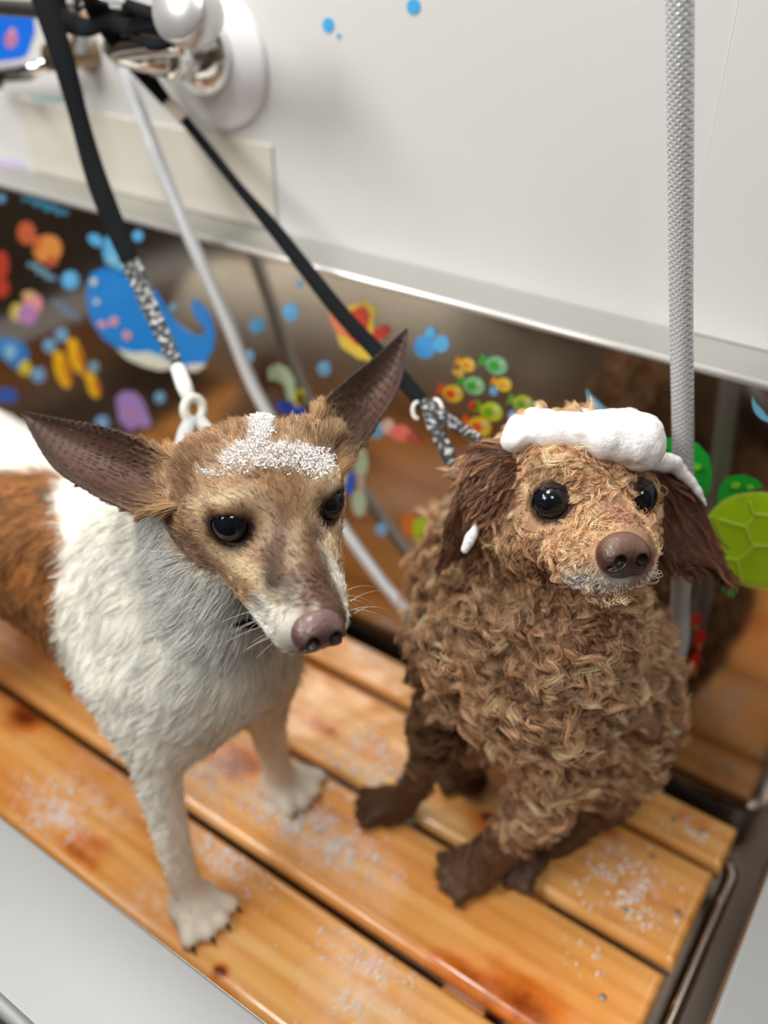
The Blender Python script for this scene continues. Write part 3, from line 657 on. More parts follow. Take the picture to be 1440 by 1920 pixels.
def dog1_color(X):
    q = (X-O1)@B1.T; l, f_, u = q.T; al = np.abs(l); n = fnoise(X, 90, 1); n2 = fnoise(X, 35, 2)
    nf, nu = NL1[1], NL1[2]
    head = sstep(.135, .125, np.linalg.norm(q-[0, -.02, 0], axis=1))
    # face colours
    C = mixc(np.tile(C_TAN, (len(X), 1)), C_TANL, np.clip(.30+.6*n+.3*n2, 0, 1)*.75)
    C = mixc(C, C_BRN, np.clip(.1+.9*fnoise(X, 140, 8), 0, 1)*.5)
    dk_ = np.exp(-(((l+.013)/.009)**2+((f_-.040)/.018)**2)) + .6*np.exp(-(((l-.016)/.006)**2+((f_-.030)/.014)**2))
    C = mixc(C, C_BRN, np.clip(sstep(.000, .02, f_)*sstep(.019, .009, al)*.9+dk_+.25*n, 0, 1)*sstep(-.002, .012, f_))
    lip = sstep(.055, .064, f_+.35*np.clip(al-.010, -.02, .03)+.25*np.clip(-u-.01, 0, 1)+.005*n2)*sstep(.0075, .0115, al+.5*np.clip(-u-.018, 0, 1)); C = mixc(C, C_WHT, np.clip(lip, 0, 1))
    strp = np.exp(-((l-.0145)/.0045)**2)*sstep(.030, .045, f_); C = mixc(C, C_WHT, np.clip(strp, 0, 1)*.9)
    C = mixc(C, lin((120, 92, 80)), sstep(.062, .074, f_)*sstep(.010, .004, al)*.8)
    zf = (X-CAM)@DV; fx = 720+FPX*((X-CAM)@RV)/zf; fy = 960-FPX*((X-CAM)@UV)/zf; G = lambda cx, cy, rx, ry, a=0: np.clip(bl(fx, fy, cx, cy, rx, ry, a)+.18*n*bl(fx, fy, cx, cy, rx*1.4, ry*1.4, a), 0, 1)
    CR, DB = lin((232, 208, 168)), lin((62, 40, 26))
    for cx, cy, rx, ry, a, c, k in [(455, 1062, 60, 16, 28, CR, .8), (500, 1100, 40, 14, 40, CR, .8), (420, 935, 50, 9, -14, CR, .65), (500, 1080, 14, 10, 0, CR, .5), (522, 1075, 28, 46, 10, DB, 1), (560, 1060, 30, 50, 0, lin((120, 88, 62)), .8), (575, 1120, 18, 40, 0, lin((128, 100, 84)), .9), (488, 1135, 30, 9, 55, DB, .6), (545, 1110, 14, 30, 0, DB, .5), (620, 1010, 10, 45, 10, CR, .6), (608, 1065, 9, 30, 0, DB, .5), (495, 1015, 22, 26, 30, lin((98, 58, 50)), .7), (610, 985, 12, 22, 0, lin((80, 52, 44)), .6), (400, 1045, 60, 40, 30, C_BRN, .35), (350, 1010, 40, 30, 0, C_BRN, .5), (345, 900, 22, 50, 0, C_BRN, .4), (570, 940, 26, 60, 10, lin((150, 112, 74)), .7), (470, 950, 30, 20, 0, C_BRN, .4), (555, 1020, 16, 50, 5, lin((205, 180, 145)), .5), (510, 1180, 40, 24, 30, C_WHT, .9), (620, 900, 18, 30, 0, CR, .5)]:
        C = mixc(C, c, np.clip(G(cx, cy, rx, ry, a)*1.4, 0, 1)*min(k*1.2, 1))
    jaw = sstep(-.036, -.046, u+.25*(f_)*-1*0)*sstep(-.02, .01, f_); C = mixc(C, C_WHT, jaw)
    for s in (-1, 1):
        d = np.linalg.norm((q-[s*EH1, .002, -.001])*[1, 1, 1.15], axis=1)
        C = mixc(C, C_TANL, np.exp(-((d-.024)/.005)**2)*.5)
        C = mixc(C, C_DK, sstep(.0195, .0145, d))
        dm = np.linalg.norm(q-[s*(EH1-.013), .008, -.008], axis=1); C = mixc(C, C_DK*1.6+.02, sstep(.013, .004, dm)*.75)
    # body: white with a brown saddle
    x = X[:, 0] + .02*n2 + .35*(X[:, 2]-.25)
    zz = (X-CAM)@DV; sx = 720+FPX*((X-CAM)@RV)/zz; sy = 960-FPX*((X-CAM)@UV)/zz
    sad = sstep(128, 108, sx+22*n2+10*n)*sstep(865, 895, sy+14*n2)*sstep(-.80, -.77, X[:, 0]+.02*n2)
    bc = mixc(np.tile(C_WHT, (len(X), 1)), mixc(np.tile(lin((150, 98, 52)), (len(X), 1)), lin((96, 60, 30)), np.clip(.4+n, 0, 1)), sad)
    leg = sstep(.14, .05, X[:, 2]); bc = mixc(bc, lin((214, 200, 182)), leg*.6*(1-sad))
    isw = sstep(-.008, .008, -(u) - .024 - .75*(-f_-.068) + .005*n2)*0
    back = sstep(-.100, -.112, f_ - .2*u + .006*n2 )                          # where the tan of the head ends
    low = sstep(-.052, -.060, u - .25*np.clip(-f_-.02, 0, 1)+.004*n2)*sstep(.02, .0, f_)
    hm = head*(1-np.clip(back+low, 0, 1)); hm = np.where(np.isfinite(hm), hm, 0)
    return mixc(bc, C, hm), hm
N1 = vnormals(V1a, Q1a)
Cb1, H1m = dog1_color(V1a)
C_EAR_IN, C_EAR_RIM = lin((84, 58, 48)), lin((46, 33, 27))
o_ = NB1
for S in (eL, eR):
    nF = S[2].shape[0]*S[2].shape[1]; na, nb = S[2].shape[:2]
    t = np.repeat(np.linspace(0, 1, na), nb); r = np.abs(np.tile(np.linspace(-1, 1, nb), na))
    cin = mixc(mixc(np.tile(C_EAR_IN, (nF, 1)), C_EAR_RIM, np.clip(sstep(.5, 1, r)*.8+sstep(.6, 1, t)*.5, 0, 1)), lin((150, 115, 84)), sstep(.35, 0, t)*.4)
    cout = mixc(np.tile(lin((120, 92, 66)), (nF, 1)), lin((70, 50, 38)), sstep(.2, 1, t))
    cin = cin*(1+.3*fnoise(S[2].reshape(-1, 3)*[1, 1, 1], 150, 3, 3))[:, None]
    Cb1[o_:o_+nF] = cin; Cb1[o_+nF:o_+2*nF] = cout; o_ += 2*nF
base1 = (-.55, .34, 0)
dog1 = thing('dog', 'white and tan smooth-coated dog with large pointed ears and soapy forehead, standing', 'dog', base1)
M_skin = mat('short_coat_skin', (.8, .8, .8), .5, spec=.3, attr='Col', bump=.15, bscale=260, sss=0)
body1 = pymesh('body', V1a, Q1a, M_skin, dog1); set_col(body1.data, 'Col', Cb1*np.where(np.arange(len(Cb1)) < NB1, 1-.35*np.r_[H1m], 1)[:, None])
M_eye = mat('eye', (.004, .006, .010), .04, spec=.45)
M_iris = mat('iris_rim', (.03, .016, .010), .1)
def eye(parent, c, r, gaze, name='eye'):
    bm = bmesh.new(); add_ball(bm, c, r, 4); o = obj(name, bm, M_eye, parent, True); return o
for s in (-1, 1):
    eye(dog1, W1(s*EH1, 0, 0), .0127, None)
def nose_part(parent, O, Bm, nl, w_, h_, d_, m, colr, nst=.1):
    """nose leather with two comma nostrils, its own fine implicit surface"""
    c = O + Bm[0]*nl[0] + Bm[1]*nl[1] + Bm[2]*nl[2]; Wn = lambda l, f_, u: c + Bm[0]*l + Bm[1]*f_ + Bm[2]*u
    Fd = Field(c-.03, c+.03, .0008)
    Fd.ell(Wn(0, -.004, .001), Bm, (w_, d_, h_), .004)
    Fd.ell(Wn(0, -.006, -h_*.55), Bm, (w_*.55, d_*.8, h_*.7), .005)
    nb = []
    for s in (-1, 1):
        Fd.ell(Wn(s*w_*.55, .001, -.001), Bm, (w_*.45, d_*.66, h_*.72), .004)
    for s in (-1, 1):
        q = (Wn(s*w_*.44, d_*.60, h_*nst), w_*.24); nb.append(q); Fd.ball(q[0], q[1], .0015, 'sub')
        a, b = Wn(s*w_*.5, d_*.66, h_*(nst-.12)), Wn(s*w_*1.02, d_*.35, h_*(nst-.55)); nb.append(((a+b)/2, w_*.13)); Fd.cone(a, b, w_*.15, w_*.07, .0015, 'sub')
    Fd.cone(Wn(0, d_*.98, h_*.1), Wn(0, d_*.9, -h_*1.4), .0006, .0006, .002, 'sub')
    V, Q = Fd.mesh(); V = V + vnormals(V, Q)*(fnoise(V, 900, 3, 1)*.00018)[:, None]
    C = mixc(np.tile(lin(colr[0]), (len(V), 1)), lin(colr[1]), sstep(.0, h_*.9, ((V-c)@Bm.T)[:, 2]+.002*fnoise(V, 500, 6)))
    for p_, r_ in nb: C = C*sstep(r_*.92, r_*1.25, np.linalg.norm(V-p_, axis=1))[:, None]*.94 + C*.06
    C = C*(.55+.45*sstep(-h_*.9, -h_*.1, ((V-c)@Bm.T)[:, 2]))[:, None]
    o = pymesh('nose', V, Q, m, parent); set_col(o.data, 'Col', C); return o
M_nose1 = mat('nose_leather', srgb(92, 62, 58), .36, coat=.3, bump=.3, bscale=900, attr='Col')
nose_part(dog1, O1, B1, (NL1[0]*.9, NL1[1]-.0025, NL1[2]+.0005), .0148, .0112, .0112, M_nose1, ((72, 46, 44), (108, 82, 78)), .12)
M_claw = mat('claw', srgb(60, 45, 40), .3)
for c_, f_ in ((on_z(366, 1706), P(408, 1745, .78)-P(366, 1690, .79)), (on_z(534, 1476), P(590, 1500, .87)-P(534, 1476, .89))):
    for o in claws(dog1, c_, f_, .0240): pass
# ------------------------------------------------------------------ wet short coat: strands drawn together in small clumps
def hair_mat(name, rough=.35):
    m = bpy.data.materials.new(name); m.use_nodes = True; nt = m.node_tree
    b = nt.nodes['Principled BSDF']; b.inputs['Roughness'].default_value = rough; b.inputs['Specular IOR Level'].default_value = .35
    a = nt.nodes.new('ShaderNodeAttribute'); a.attribute_name = 'Col'; nt.links.new(a.outputs['Color'], b.inputs['Base Color'])
    return m
M_hair = hair_mat('wet_hair')
def coat(parent, V, Q, N, n, length, lift, comb, color, rng, clump=.004, k=6, weight=None, rad=.00011, wave=.0, clump_amt=.7, name='fur', jit=.25, shade=.18, droop=.12, tipk=1.0, curl=0.0, material=None):
    p, nn = sample(V, Q, N, n, rng, weight)
    L_ = length(p)*(1+rng.normal(0, .18, n)); ok = L_ > .0008; p, nn, L_ = p[ok], nn[ok], L_[ok]; n = len(p)
    c = comb(p); c = c - nn*(c*nn).sum(1)[:, None]; c /= np.linalg.norm(c, axis=1)[:, None]+1e-9
    sw = fnoise(p, 60, 11)[:, None]*.7*np.cross(nn, c)
    d = c + sw + nn*(lift(p) if callable(lift) else lift)[..., None] if callable(lift) else c + sw + nn*lift
    d = d + rng.normal(0, jit, d.shape)*.5; d /= np.linalg.norm(d, axis=1)[:, None]
    t = np.linspace(0, 1, k)[None, :, None]
    pts = p[:, None] - nn[:, None]*.0008 + d[:, None]*L_[:, None, None]*t - nn[:, None]*(L_[:, None, None]*droop)*t*t
    nc = max(8, int(n/9)); ci = rng.choice(n, min(nc, n), replace=False); ni = nearest(p, p[ci]); g = pts[ci][ni]
    if curl:
        side = np.cross(nn, d); ph = rng.random(n)[:, None, None]*6.28; ph = ph[ci][ni]
        g = g + (side[ci][ni][:, None]*np.sin(t*curl+ph) + nn[ci][ni][:, None]*np.cos(t*curl+ph))*wave*np.minimum(t*2, 1)
    amt = clump_amt*t**1.3*(.7+.3*rng.random((n, 1, 1)))
    off = g - pts; dist = np.linalg.norm(off[:, :1], axis=-1, keepdims=True); amt = amt*(dist < clump*2.5)
    pts = pts + off*amt
    C = color(p); v = 1 + rng.normal(0, shade, (n, 1)); cv = (1+fnoise(p[ci], 400, 5, 1)*.5)[ni][:, None]
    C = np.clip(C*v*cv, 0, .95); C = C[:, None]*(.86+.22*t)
    R = np.broadcast_to(rad*(1-.75*t[..., 0]**2), (n, k))*(L_[:, None] > 0)
    return hair(name, pts, R, np.clip(C, 0, .95), material or M_hair, parent)
rng = np.random.default_rng(7)
def len1(p):
    q = (p-O1)@B1.T; hm = dog1_color(p)[1]
    face = .0060 + .004*sstep(.0, -.05, q[:, 1])
    eyes = np.minimum(*[np.linalg.norm(q-[s*EH1, .003, 0], axis=1) for s in (-1, 1)])
    face = face*sstep(.0118, .0165, eyes)
    face = face*sstep(.0145, .023, np.linalg.norm((q-[NL1[0]*.9, NL1[1]-.002, NL1[2]])*[.9, 1, 1.1], axis=1))
    body = .014 + .016*np.exp(-(np.linalg.norm(p-P(400, 1130, .63), axis=1)/.08)**2)
    body = np.where(p[:, 2] < .15, .0065+.006*sstep(.05, .15, p[:, 2]), body); body = np.where(p[:, 2] < .018, .0018, body)
    return face*hm + body*(1-hm)
def comb1(p):
    q = (p-O1)@B1.T; hm = dog1_color(p)[1][:, None]
    out = p-W1(0, .055, -.02); out = out/np.linalg.norm(out, axis=1)[:, None]
    h_ = out - B1[1]*.5
    b = np.tile(np.array([-.55, -.1, -.8]), (len(p), 1)) + (np.array([0, -.25, 0]))*sstep(.34, .28, p[:, 1])[:, None]
    return h_*hm + b*(1-hm)
def pxy(p):
    q = p-CAM; z = q@DV; return 720+FPX*(q@RV)/z, 960-FPX*(q@UV)/z
def blob(x, y, cx, cy, rx, ry, a=0):
    a = math.radians(a); dx, dy = x-cx, y-cy; return np.exp(-(((dx*math.cos(a)+dy*math.sin(a))/rx)**2+((-dx*math.sin(a)+dy*math.cos(a))/ry)**2))
def froth1(p):
    """where soap lies on the first dog's forehead"""
    x, y = pxy(p)
    return np.maximum.reduce([blob(x, y, 492, 800, 26, 60), blob(x, y, 465, 860, 60, 35, -20), blob(x, y, 540, 862, 95, 32, 3), blob(x, y, 590, 885, 45, 25)*.9, blob(x, y, 400, 890, 60, 16, 8)*.6, blob(x, y, 440, 772, 60, 12, -8)*.8])
def cl1(p):
    c, hm = dog1_color(p); f_ = sstep(.35, .75, froth1(p)+.2*fnoise(p, 300, 9))*hm
    return np.clip(mixc(c*(1.12-.2*hm)[:, None], lin((242, 240, 238)), f_*.85), 0, .93)
vis1 = lambda c: 1.0*(c[:, 0] > -.84)*(.25+.75*(((c-O1)@DV) < .30))
Nb1 = N1[:NB1]
near_head = lambda c: np.where(np.linalg.norm(c-W1(0, 0, -.01), axis=1) < .12, 1.0, 0.0)
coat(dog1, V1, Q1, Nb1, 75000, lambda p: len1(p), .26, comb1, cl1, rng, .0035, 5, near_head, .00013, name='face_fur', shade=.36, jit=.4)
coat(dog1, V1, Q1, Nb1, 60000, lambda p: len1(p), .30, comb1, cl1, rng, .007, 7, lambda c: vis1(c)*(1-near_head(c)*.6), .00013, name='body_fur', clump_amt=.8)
# fringe inside and along the ears
def ear_hair(S, n, seed, tipdir):
    r_ = np.random.default_rng(seed); na, nb = S[2].shape[:2]
    i = (r_.random(n)**1.6*(na-2)).astype(int); j = r_.integers(0, nb, n); edge = r_.random(n) < .45; j = np.where(edge, np.where(r_.random(n) < .5, 0, nb-1), j)
    p = S[2][i, j]; nn = S[4][i, j]; tt = i/(na-1)
    ax = S[2][np.minimum(i+2, na-1), j] - p; ax /= np.linalg.norm(ax, axis=1)[:, None]+1e-9
    L_ = (.003+.018*(1-tt)**2)*(.6+.6*r_.random(n)); d = ax*.8 + nn*.18 + r_.normal(0, .16, (n, 3)); d /= np.linalg.norm(d, axis=1)[:, None]
    t = np.linspace(0, 1, 6)[None, :, None]; pts = p[:, None] + d[:, None]*t*L_[:, None, None] - nn[:, None]*L_[:, None, None]*.25*t*t
    ni = nearest(p, p[:max(8, n//8)]); pts = pts + (pts[ni]-pts)*(t**1.3)*.6*(np.linalg.norm(p[ni]-p, axis=1) < .012)[:, None, None]
    base = mixc(np.tile(lin((205, 165, 118)), (n, 1)), lin((74, 50, 40)), np.clip(tt*2.2+.5*r_.random(n)-.1, 0, 1))
    return pts, np.broadcast_to(.00014*(1-.7*t[..., 0]), (n, 6)), np.clip(base[:, None]*(.8+.3*t), 0, 1)
for S, sd in ((eL, 3), (eR, 4)):
    a = ear_hair(S, 9000, sd, None); hair('ear_fur', *a, M_hair, dog1)
# whiskers
r_ = np.random.default_rng(5); W_ = []
for s in (-1, 1):
    for i in range(9):
        p = W1(s*(.017+.004*r_.random()), NL1[1]-.018-.018*r_.random(), NL1[2]-.006-.010*r_.random()); d = B1[0]*s*.9 - B1[1]*(.2+.4*r_.random()) - B1[2]*(.1+.5*r_.random())
        d /= np.linalg.norm(d); t = np.linspace(0, 1, 8)[:, None]; L_ = .022+.02*r_.random(); W_.append(p + d*L_*t - B1[2]*.012*t*t)
W_ = np.array(W_); hair('whiskers', W_, np.tile(.00018*(1-.7*np.linspace(0, 1, 8)), (len(W_), 1)), np.tile(lin((225, 215, 200)), (len(W_), 8, 1)), M_hair, dog1)
# ------------------------------------------------------------------ the curly brown dog, sitting
O2 = P(1116, 934, .602)
L2 = P(1195, 929, .612) - P(1028, 938, .592)
NT2 = P(1150, 1046, .546)
l_ = L2/np.linalg.norm(L2); v_ = NT2-O2; v_ = v_ - l_*(v_@l_); v_ /= np.linalg.norm(v_); u_ = np.cross(v_, l_)
a_ = math.radians(14); B2 = basis(L2, v_*math.cos(a_) + u_*math.sin(a_))
if B2[2][2] < 0: B2[2] *= -1
W2 = lambda l, f_, u: O2 + B2[0]*l + B2[1]*f_ + B2[2]*u
NL2 = ((NT2-O2)@B2.T); EH2 = np.linalg.norm(L2)/2
PW2 = [(on_z(722, 1522), P(672, 1535, .89)-P(740, 1510, .88), .019), (on_z(885, 1642), P(825, 1660, .815)-P(900, 1610, .81), .0215), (on_z(985, 1620), P(950, 1650, .84)-P(1040, 1560, .86), .021)]
def build_dog2():
    Fd = Field((-.44, .36, -.004), (.02, .645, .52), .0024)
    # seated trunk
    chain(Fd, [(1085, 1120, .67, 105), (1050, 1190, .69, 135), (1010, 1260, .70, 146), (1030, 1325, .735, 98)], .03)
    chain(Fd, [(1040, 1190, .71, 130), (1115, 1260, .765, 140), (1120, 1340, .80, 122), (1100, 1400, .83, 92)], .03)
    chain(Fd, [(1070, 1010, .66, 112), (1040, 1120, .68, 112)], .03)
    chain(Fd, [(905, 1130, .70, 75), (890, 1210, .70, 88)], .03)
    chain(Fd, [(868, 985, .79, 55), (868, 1080, .765, 85), (900, 1180, .74, 90)], .03)
    # outstretched front leg on the left
    chain(Fd, [(870, 1200, .71, 75), (845, 1270, .735, 58), (818, 1340, .765, 42), (802, 1420, .81, 32), (775, 1480, .85, 30), (738, 1512, .872, 31), (712, 1522, .882, 31)], .018)
    # front leg on the right
    chain(Fd, [(1020, 1270, .70, 100), (1035, 1370, .715, 74), (1040, 1450, .74, 60), (1020, 1505, .765, 52), (970, 1560, .79, 43), (925, 1600, .805, 40), (880, 1642, .82, 40)], .018)
    # thigh and hind foot
    chain(Fd, [(1160, 1320, .79, 100), (1140, 1420, .795, 80), (1130, 1480, .82, 55), (1085, 1535, .845, 38), (1030, 1590, .855, 34), (990, 1615, .862, 33)], .02)
    chain(Fd, [(1175, 1380, .82, 70), (1160, 1450, .83, 52), (1140, 1500, .845, 38)], .02)
    chain(Fd, [(960, 1330, .78, 75), (905, 1390, .84, 45), (870, 1440, .90, 33), (880, 1465, .905, 30)], .018)
    for c, f_, w_ in PW2: paw(Fd, c, f_, w_)
    paw(Fd, on_z(868, 1462), PW2[0][1], .018)
    # head
    e = EH2; nf, nu = NL2[1], NL2[2]
    Fd.ell(W2(0, -.046, -.002), B2, (.054, .046, .038), .02)
    Fd.ell(W2(0, -.018, .008), B2, (.036, .026, .024), .02)
    for s in (-1, 1):
        Fd.ell(W2(s*.034, -.024, -.026), B2, (.022, .030, .026), .02)
        Fd.ell(W2(s*.022, .012, -.026), B2, (.015, .017, .014), .012)
        Fd.cone(W2(s*.018, .010, -.024), W2(NL2[0]*.5+s*.0105, nf-.013, nu-.010), .016, .0115, .010)
    for s in (-1, 1): Fd.ell(W2(NL2[0]*.7+s*.0185, nf-.024, nu-.010), B2, (.0125, .014, .0125), .010)
    Fd.cone(W2(0, .002, -.008), W2(0, nf-.010, nu+.001), .017, .0110, .014)
    Fd.cone(W2(0, -.03, -.04), W2(NL2[0]*.5, nf-.013, nu-.022), .022, .0105, .015)
    Fd.cone(W2(0, -.06, -.02), W2(0, -.08, -.06), .045, .05, .03)
    for s in (-1, 1):
        c = W2(s*e, 0, 0); M = basis(B2[0]+B2[1]*(-.5*s), B2[1]+B2[0]*s*.5)
        Fd.ball(W2(s*(e+.002), .008, 0), .0105, .006, 'sub')
        Fd.lid(c, M, .0132, (.0108, .0096), .004)
    for s in (-1, 1): Fd.cone(W2(s*.025, .012, -.040), W2(s*.004, nf-.004, nu-.0185), .0012, .0012, .003, 'sub')
    return Fd.mesh()
V2, Q2 = build_dog2(); NB2 = len(V2)
n_ = vnormals(V2, Q2)
fade = sstep(.05, .10, np.linalg.norm(V2-W2(0, .02, -.01), axis=1))*sstep(.06, .13, V2[:, 2])
V2 = V2 + n_*((fnoise(V2, 55, 21)*.010+fnoise(V2, 120, 22)*.006)*(.15+.85*fade))[:, None]
gL_A = [P(975, 835, .625), P(930, 828, .622), P(893, 850, .622), P(868, 900, .628), P(850, 960, .640), P(832, 1035, .655)]
gL_B = [P(962, 915, .618), P(950, 935, .612), P(935, 955, .612), P(915, 985, .622), P(888, 1020, .640), P(842, 1045, .655)]
gR_A = [P(1222, 868, .652), P(1262, 888, .648), P(1300, 930, .650), P(1328, 975, .652), P(1345, 1020, .655), P(1352, 1055, .655)]
gR_B = [P(1215, 960, .640), P(1222, 1000, .635), P(1240, 1035, .636), P(1268, 1060, .640), P(1305, 1058, .648), P(1345, 1062, .655)]
fL = ear_sheet(gL_A, gL_B, lambda t: -DV*.016*math.sin(math.pi*min(t+.15, 1)), .007)
fR = ear_sheet(gR_A, gR_B, lambda t: DV*.012*math.sin(math.pi*min(t+.15, 1)), .006)
V2[:, 2] = np.maximum(V2[:, 2], .0004); V2[:, 1] = np.minimum(V2[:, 1], .628)
V2a, Q2a = join([(V2, Q2), fL[:2], fR[:2]])
K_TAN, K_MID, K_DRK, K_PALE = lin((222, 184, 146)), lin((166, 126, 94)), lin((96, 66, 46)), lin((222, 190, 152))
def leftleg(X):
    a, b = P(850, 1270, .735), P(730, 1510, .875); t = np.clip(((X-a)@(b-a))/((b-a)@(b-a)), -.2, 1.2)
    return sstep(.040, .030, np.linalg.norm(X-a-t[:, None]*(b-a), axis=1))*sstep(-.15, .1, t)
def dog2_color(X):
    q = (X-O2)@B2.T; l, f_, u = q.T; n = fnoise(X, 120, 31); n2 = fnoise(X, 45, 32); hd = sstep(.10, .07, np.linalg.norm(q-[0, -.02, 0], axis=1))
    C = mixc(np.tile(K_MID, (len(X), 1)), K_TAN, np.clip(.40+.9*n+.4*n2, 0, 1)); C = mixc(C, K_DRK, np.clip(-n*1.3-.25, 0, 1)*.6)
    C = mixc(C, lin((232, 184, 142)), hd*.5)
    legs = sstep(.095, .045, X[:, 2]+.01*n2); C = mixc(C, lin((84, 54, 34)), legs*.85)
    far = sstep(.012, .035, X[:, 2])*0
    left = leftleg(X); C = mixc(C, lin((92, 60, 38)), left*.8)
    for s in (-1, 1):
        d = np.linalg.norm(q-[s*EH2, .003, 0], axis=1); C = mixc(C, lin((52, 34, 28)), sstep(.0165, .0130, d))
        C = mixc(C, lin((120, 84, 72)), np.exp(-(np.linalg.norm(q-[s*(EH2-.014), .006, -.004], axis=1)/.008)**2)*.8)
    neck = np.exp(-(np.linalg.norm((X-P(1040, 1125, .60))*[1, 1, 1.4], axis=1)/.045)**2); C = mixc(C, lin((96, 62, 42)), neck*.7)  # shadow under the chin painted into the coat colour
    C = mixc(C, lin((226, 212, 200)), sstep(NL2[1]-.020, NL2[1]-.010, f_)*np.exp(-((u-NL2[2]+.015)/.0065)**2)*.95)
    C = mixc(C, lin((50, 32, 26)), np.exp(-(np.linalg.norm((q-[NL2[0]*.5, NL2[1]-.004, NL2[2]-.0195])*[.45, 1, 1.6], axis=1)/.0035)**2)*.9)
    C = mixc(C, lin((165, 120, 96)), sstep(.012, .03, f_)*sstep(.010, .004, np.abs(l))*sstep(-.02, 0., u-NL2[2]+.01)*.8)
    return C
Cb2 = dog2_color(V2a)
o_ = NB2
for S in (fL, fR):
    nF = 2*S[2].shape[0]*S[2].shape[1]; Cb2[o_:o_+nF] = lin((92, 60, 48)); o_ += nF
dog2 = thing('dog', 'curly apricot brown small dog with drooping ears and a thick cap of foam, sitting', 'dog', (-.2, .5, 0))
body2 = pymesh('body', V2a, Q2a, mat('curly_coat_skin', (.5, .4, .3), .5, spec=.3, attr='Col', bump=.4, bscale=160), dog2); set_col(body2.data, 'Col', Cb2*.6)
for s in (-1, 1): eye(dog2, W2(s*EH2, .0010, 0), .0119, None)
nose_part(dog2, O2, B2, (NL2[0]*.6, NL2[1]-.0005, NL2[2]-.000), .0168, .0132, .0115, M_nose1, ((66, 40, 30), (108, 78, 66)), .0)
# ------------------------------------------------------------------ wet curls: every lock is a bundle of strands that coils together
M_curl = hair_mat('wet_curls', .30)
def curls(parent, V, Q, N, nl, per, length, lift, comb, color, rng, crad=.0022, turns=2.0, spread=.0018, k=14, weight=None, rad=.00013, name='fur'):
    p, nn = sample(V, Q, N, nl, rng, weight); L_ = length(p)*(1+rng.normal(0, .22, nl)); ok = L_ > .001; p, nn, L_ = p[ok], nn[ok], L_[ok]; nl = len(p)
    c = comb(p) + rng.normal(0, .45, (nl, 3)); c -= nn*(c*nn).sum(1)[:, None]; c /= np.linalg.norm(c, axis=1)[:, None]+1e-9
    d = c + nn*lift; d /= np.linalg.norm(d, axis=1)[:, None]; s = np.cross(nn, d); s /= np.linalg.norm(s, axis=1)[:, None]; b = np.cross(d, s)
    t = np.linspace(0, 1, k)[None, :, None]; ph = rng.random((nl, 1, 1))*6.28; tr = turns*(.6+.8*rng.random((nl, 1, 1))); cr = crad*(.5+rng.random((nl, 1, 1)))
    bend = s*rng.normal(0, .6, (nl, 1)) - nn*.35
    G = p[:, None] + d[:, None]*L_[:, None, None]*t + bend[:, None]*L_[:, None, None]*t*t*.5
    G = G + (s[:, None]*np.sin(ph+tr*6.28*t) + b[:, None]*np.cos(ph+tr*6.28*t))*cr*np.minimum(t*3, 1)*np.minimum(L_/.012, 1)[:, None, None]
    G = np.repeat(G, per, 0); n = len(G); rep = lambda a: np.repeat(a, per, 0)
    r1 = rng.normal(0, 1, (n, 1, 1)); r2 = rng.normal(0, 1, (n, 1, 1)); sp = spread*(1.25-.85*t)
    G = G + rep(s)[:, None]*r1*sp + rep(b)[:, None]*r2*sp*.6 + rng.normal(0, .00012, G.shape)
    tc_ = rng.random((n, 1, 1)); G = G[:, :1] + (G-G[:, :1])*(.75+.3*tc_)
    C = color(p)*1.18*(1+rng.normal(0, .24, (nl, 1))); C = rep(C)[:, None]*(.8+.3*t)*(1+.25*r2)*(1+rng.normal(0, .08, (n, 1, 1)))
    R = np.broadcast_to(rad*(1-.6*t[..., 0]**3), (n, k))
    return hair(name, G, R, np.clip(C, 0, .9), M_curl, parent)
rng = np.random.default_rng(21)
N2 = vnormals(V2, Q2)
def len2(p):
    q = (p-O2)@B2.T; hd = np.linalg.norm(q-[0, -.01, -.01], axis=1)
    L_ = np.full(len(p), .019); L_ = np.where(hd < .085, .0150, L_)
    L_ = np.where((q[:, 1] > .018), .0105, L_)
    eyes = np.minimum(*[np.linalg.norm(q-[s*EH2, .004, 0], axis=1) for s in (-1, 1)]); L_ = L_*sstep(.0128, .021, eyes)
    nd = np.linalg.norm((q-[NL2[0]*.5, NL2[1]-.002, NL2[2]])*[.9, 1, .9], axis=1); L_ = L_*sstep(.018, .026, nd)
    br = sstep(.008, .002, np.abs(q[:, 0]))*sstep(.008, .02, q[:, 1])*sstep(-.03, -.012, q[:, 2]); L_ = L_*(1-.7*br)
    L_ = np.where(p[:, 2] < .09, .004+.008*sstep(.03, .09, p[:, 2]), L_); L_ = L_*(1-.62*leftleg(p))*(1-.35*sstep(.2, .12, p[:, 2])); return np.where(p[:, 2] < .02, .002, L_)
def comb2(p):
    q = (p-O2)@B2.T; hd = sstep(.095, .075, np.linalg.norm(q-[0, -.01, -.01], axis=1))[:, None]
    out = p - W2(0, .06, -.005); out /= np.linalg.norm(out, axis=1)[:, None]
    return (out - B2[2]*.5)*hd + (np.array([.1, -.1, -1.]))*(1-hd)
cl2 = dog2_color
facew = lambda c: np.where(np.linalg.norm(c-W2(0, -.01, -.01), axis=1) < .088, 1.0, 0.0)
frontw = lambda c: np.clip(1.2 - ((c-W2(0, 0, 0))@DV)/.35, .25, 1.0)
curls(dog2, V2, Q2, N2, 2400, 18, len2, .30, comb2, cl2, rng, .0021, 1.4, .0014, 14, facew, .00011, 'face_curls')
curls(dog2, V2, Q2, N2, 3000, 24, len2, .42, comb2, cl2, rng, .0042, 1.1, .0030, 13, lambda c: (1-facew(c)*.8)*frontw(c), .00016, 'body_curls')
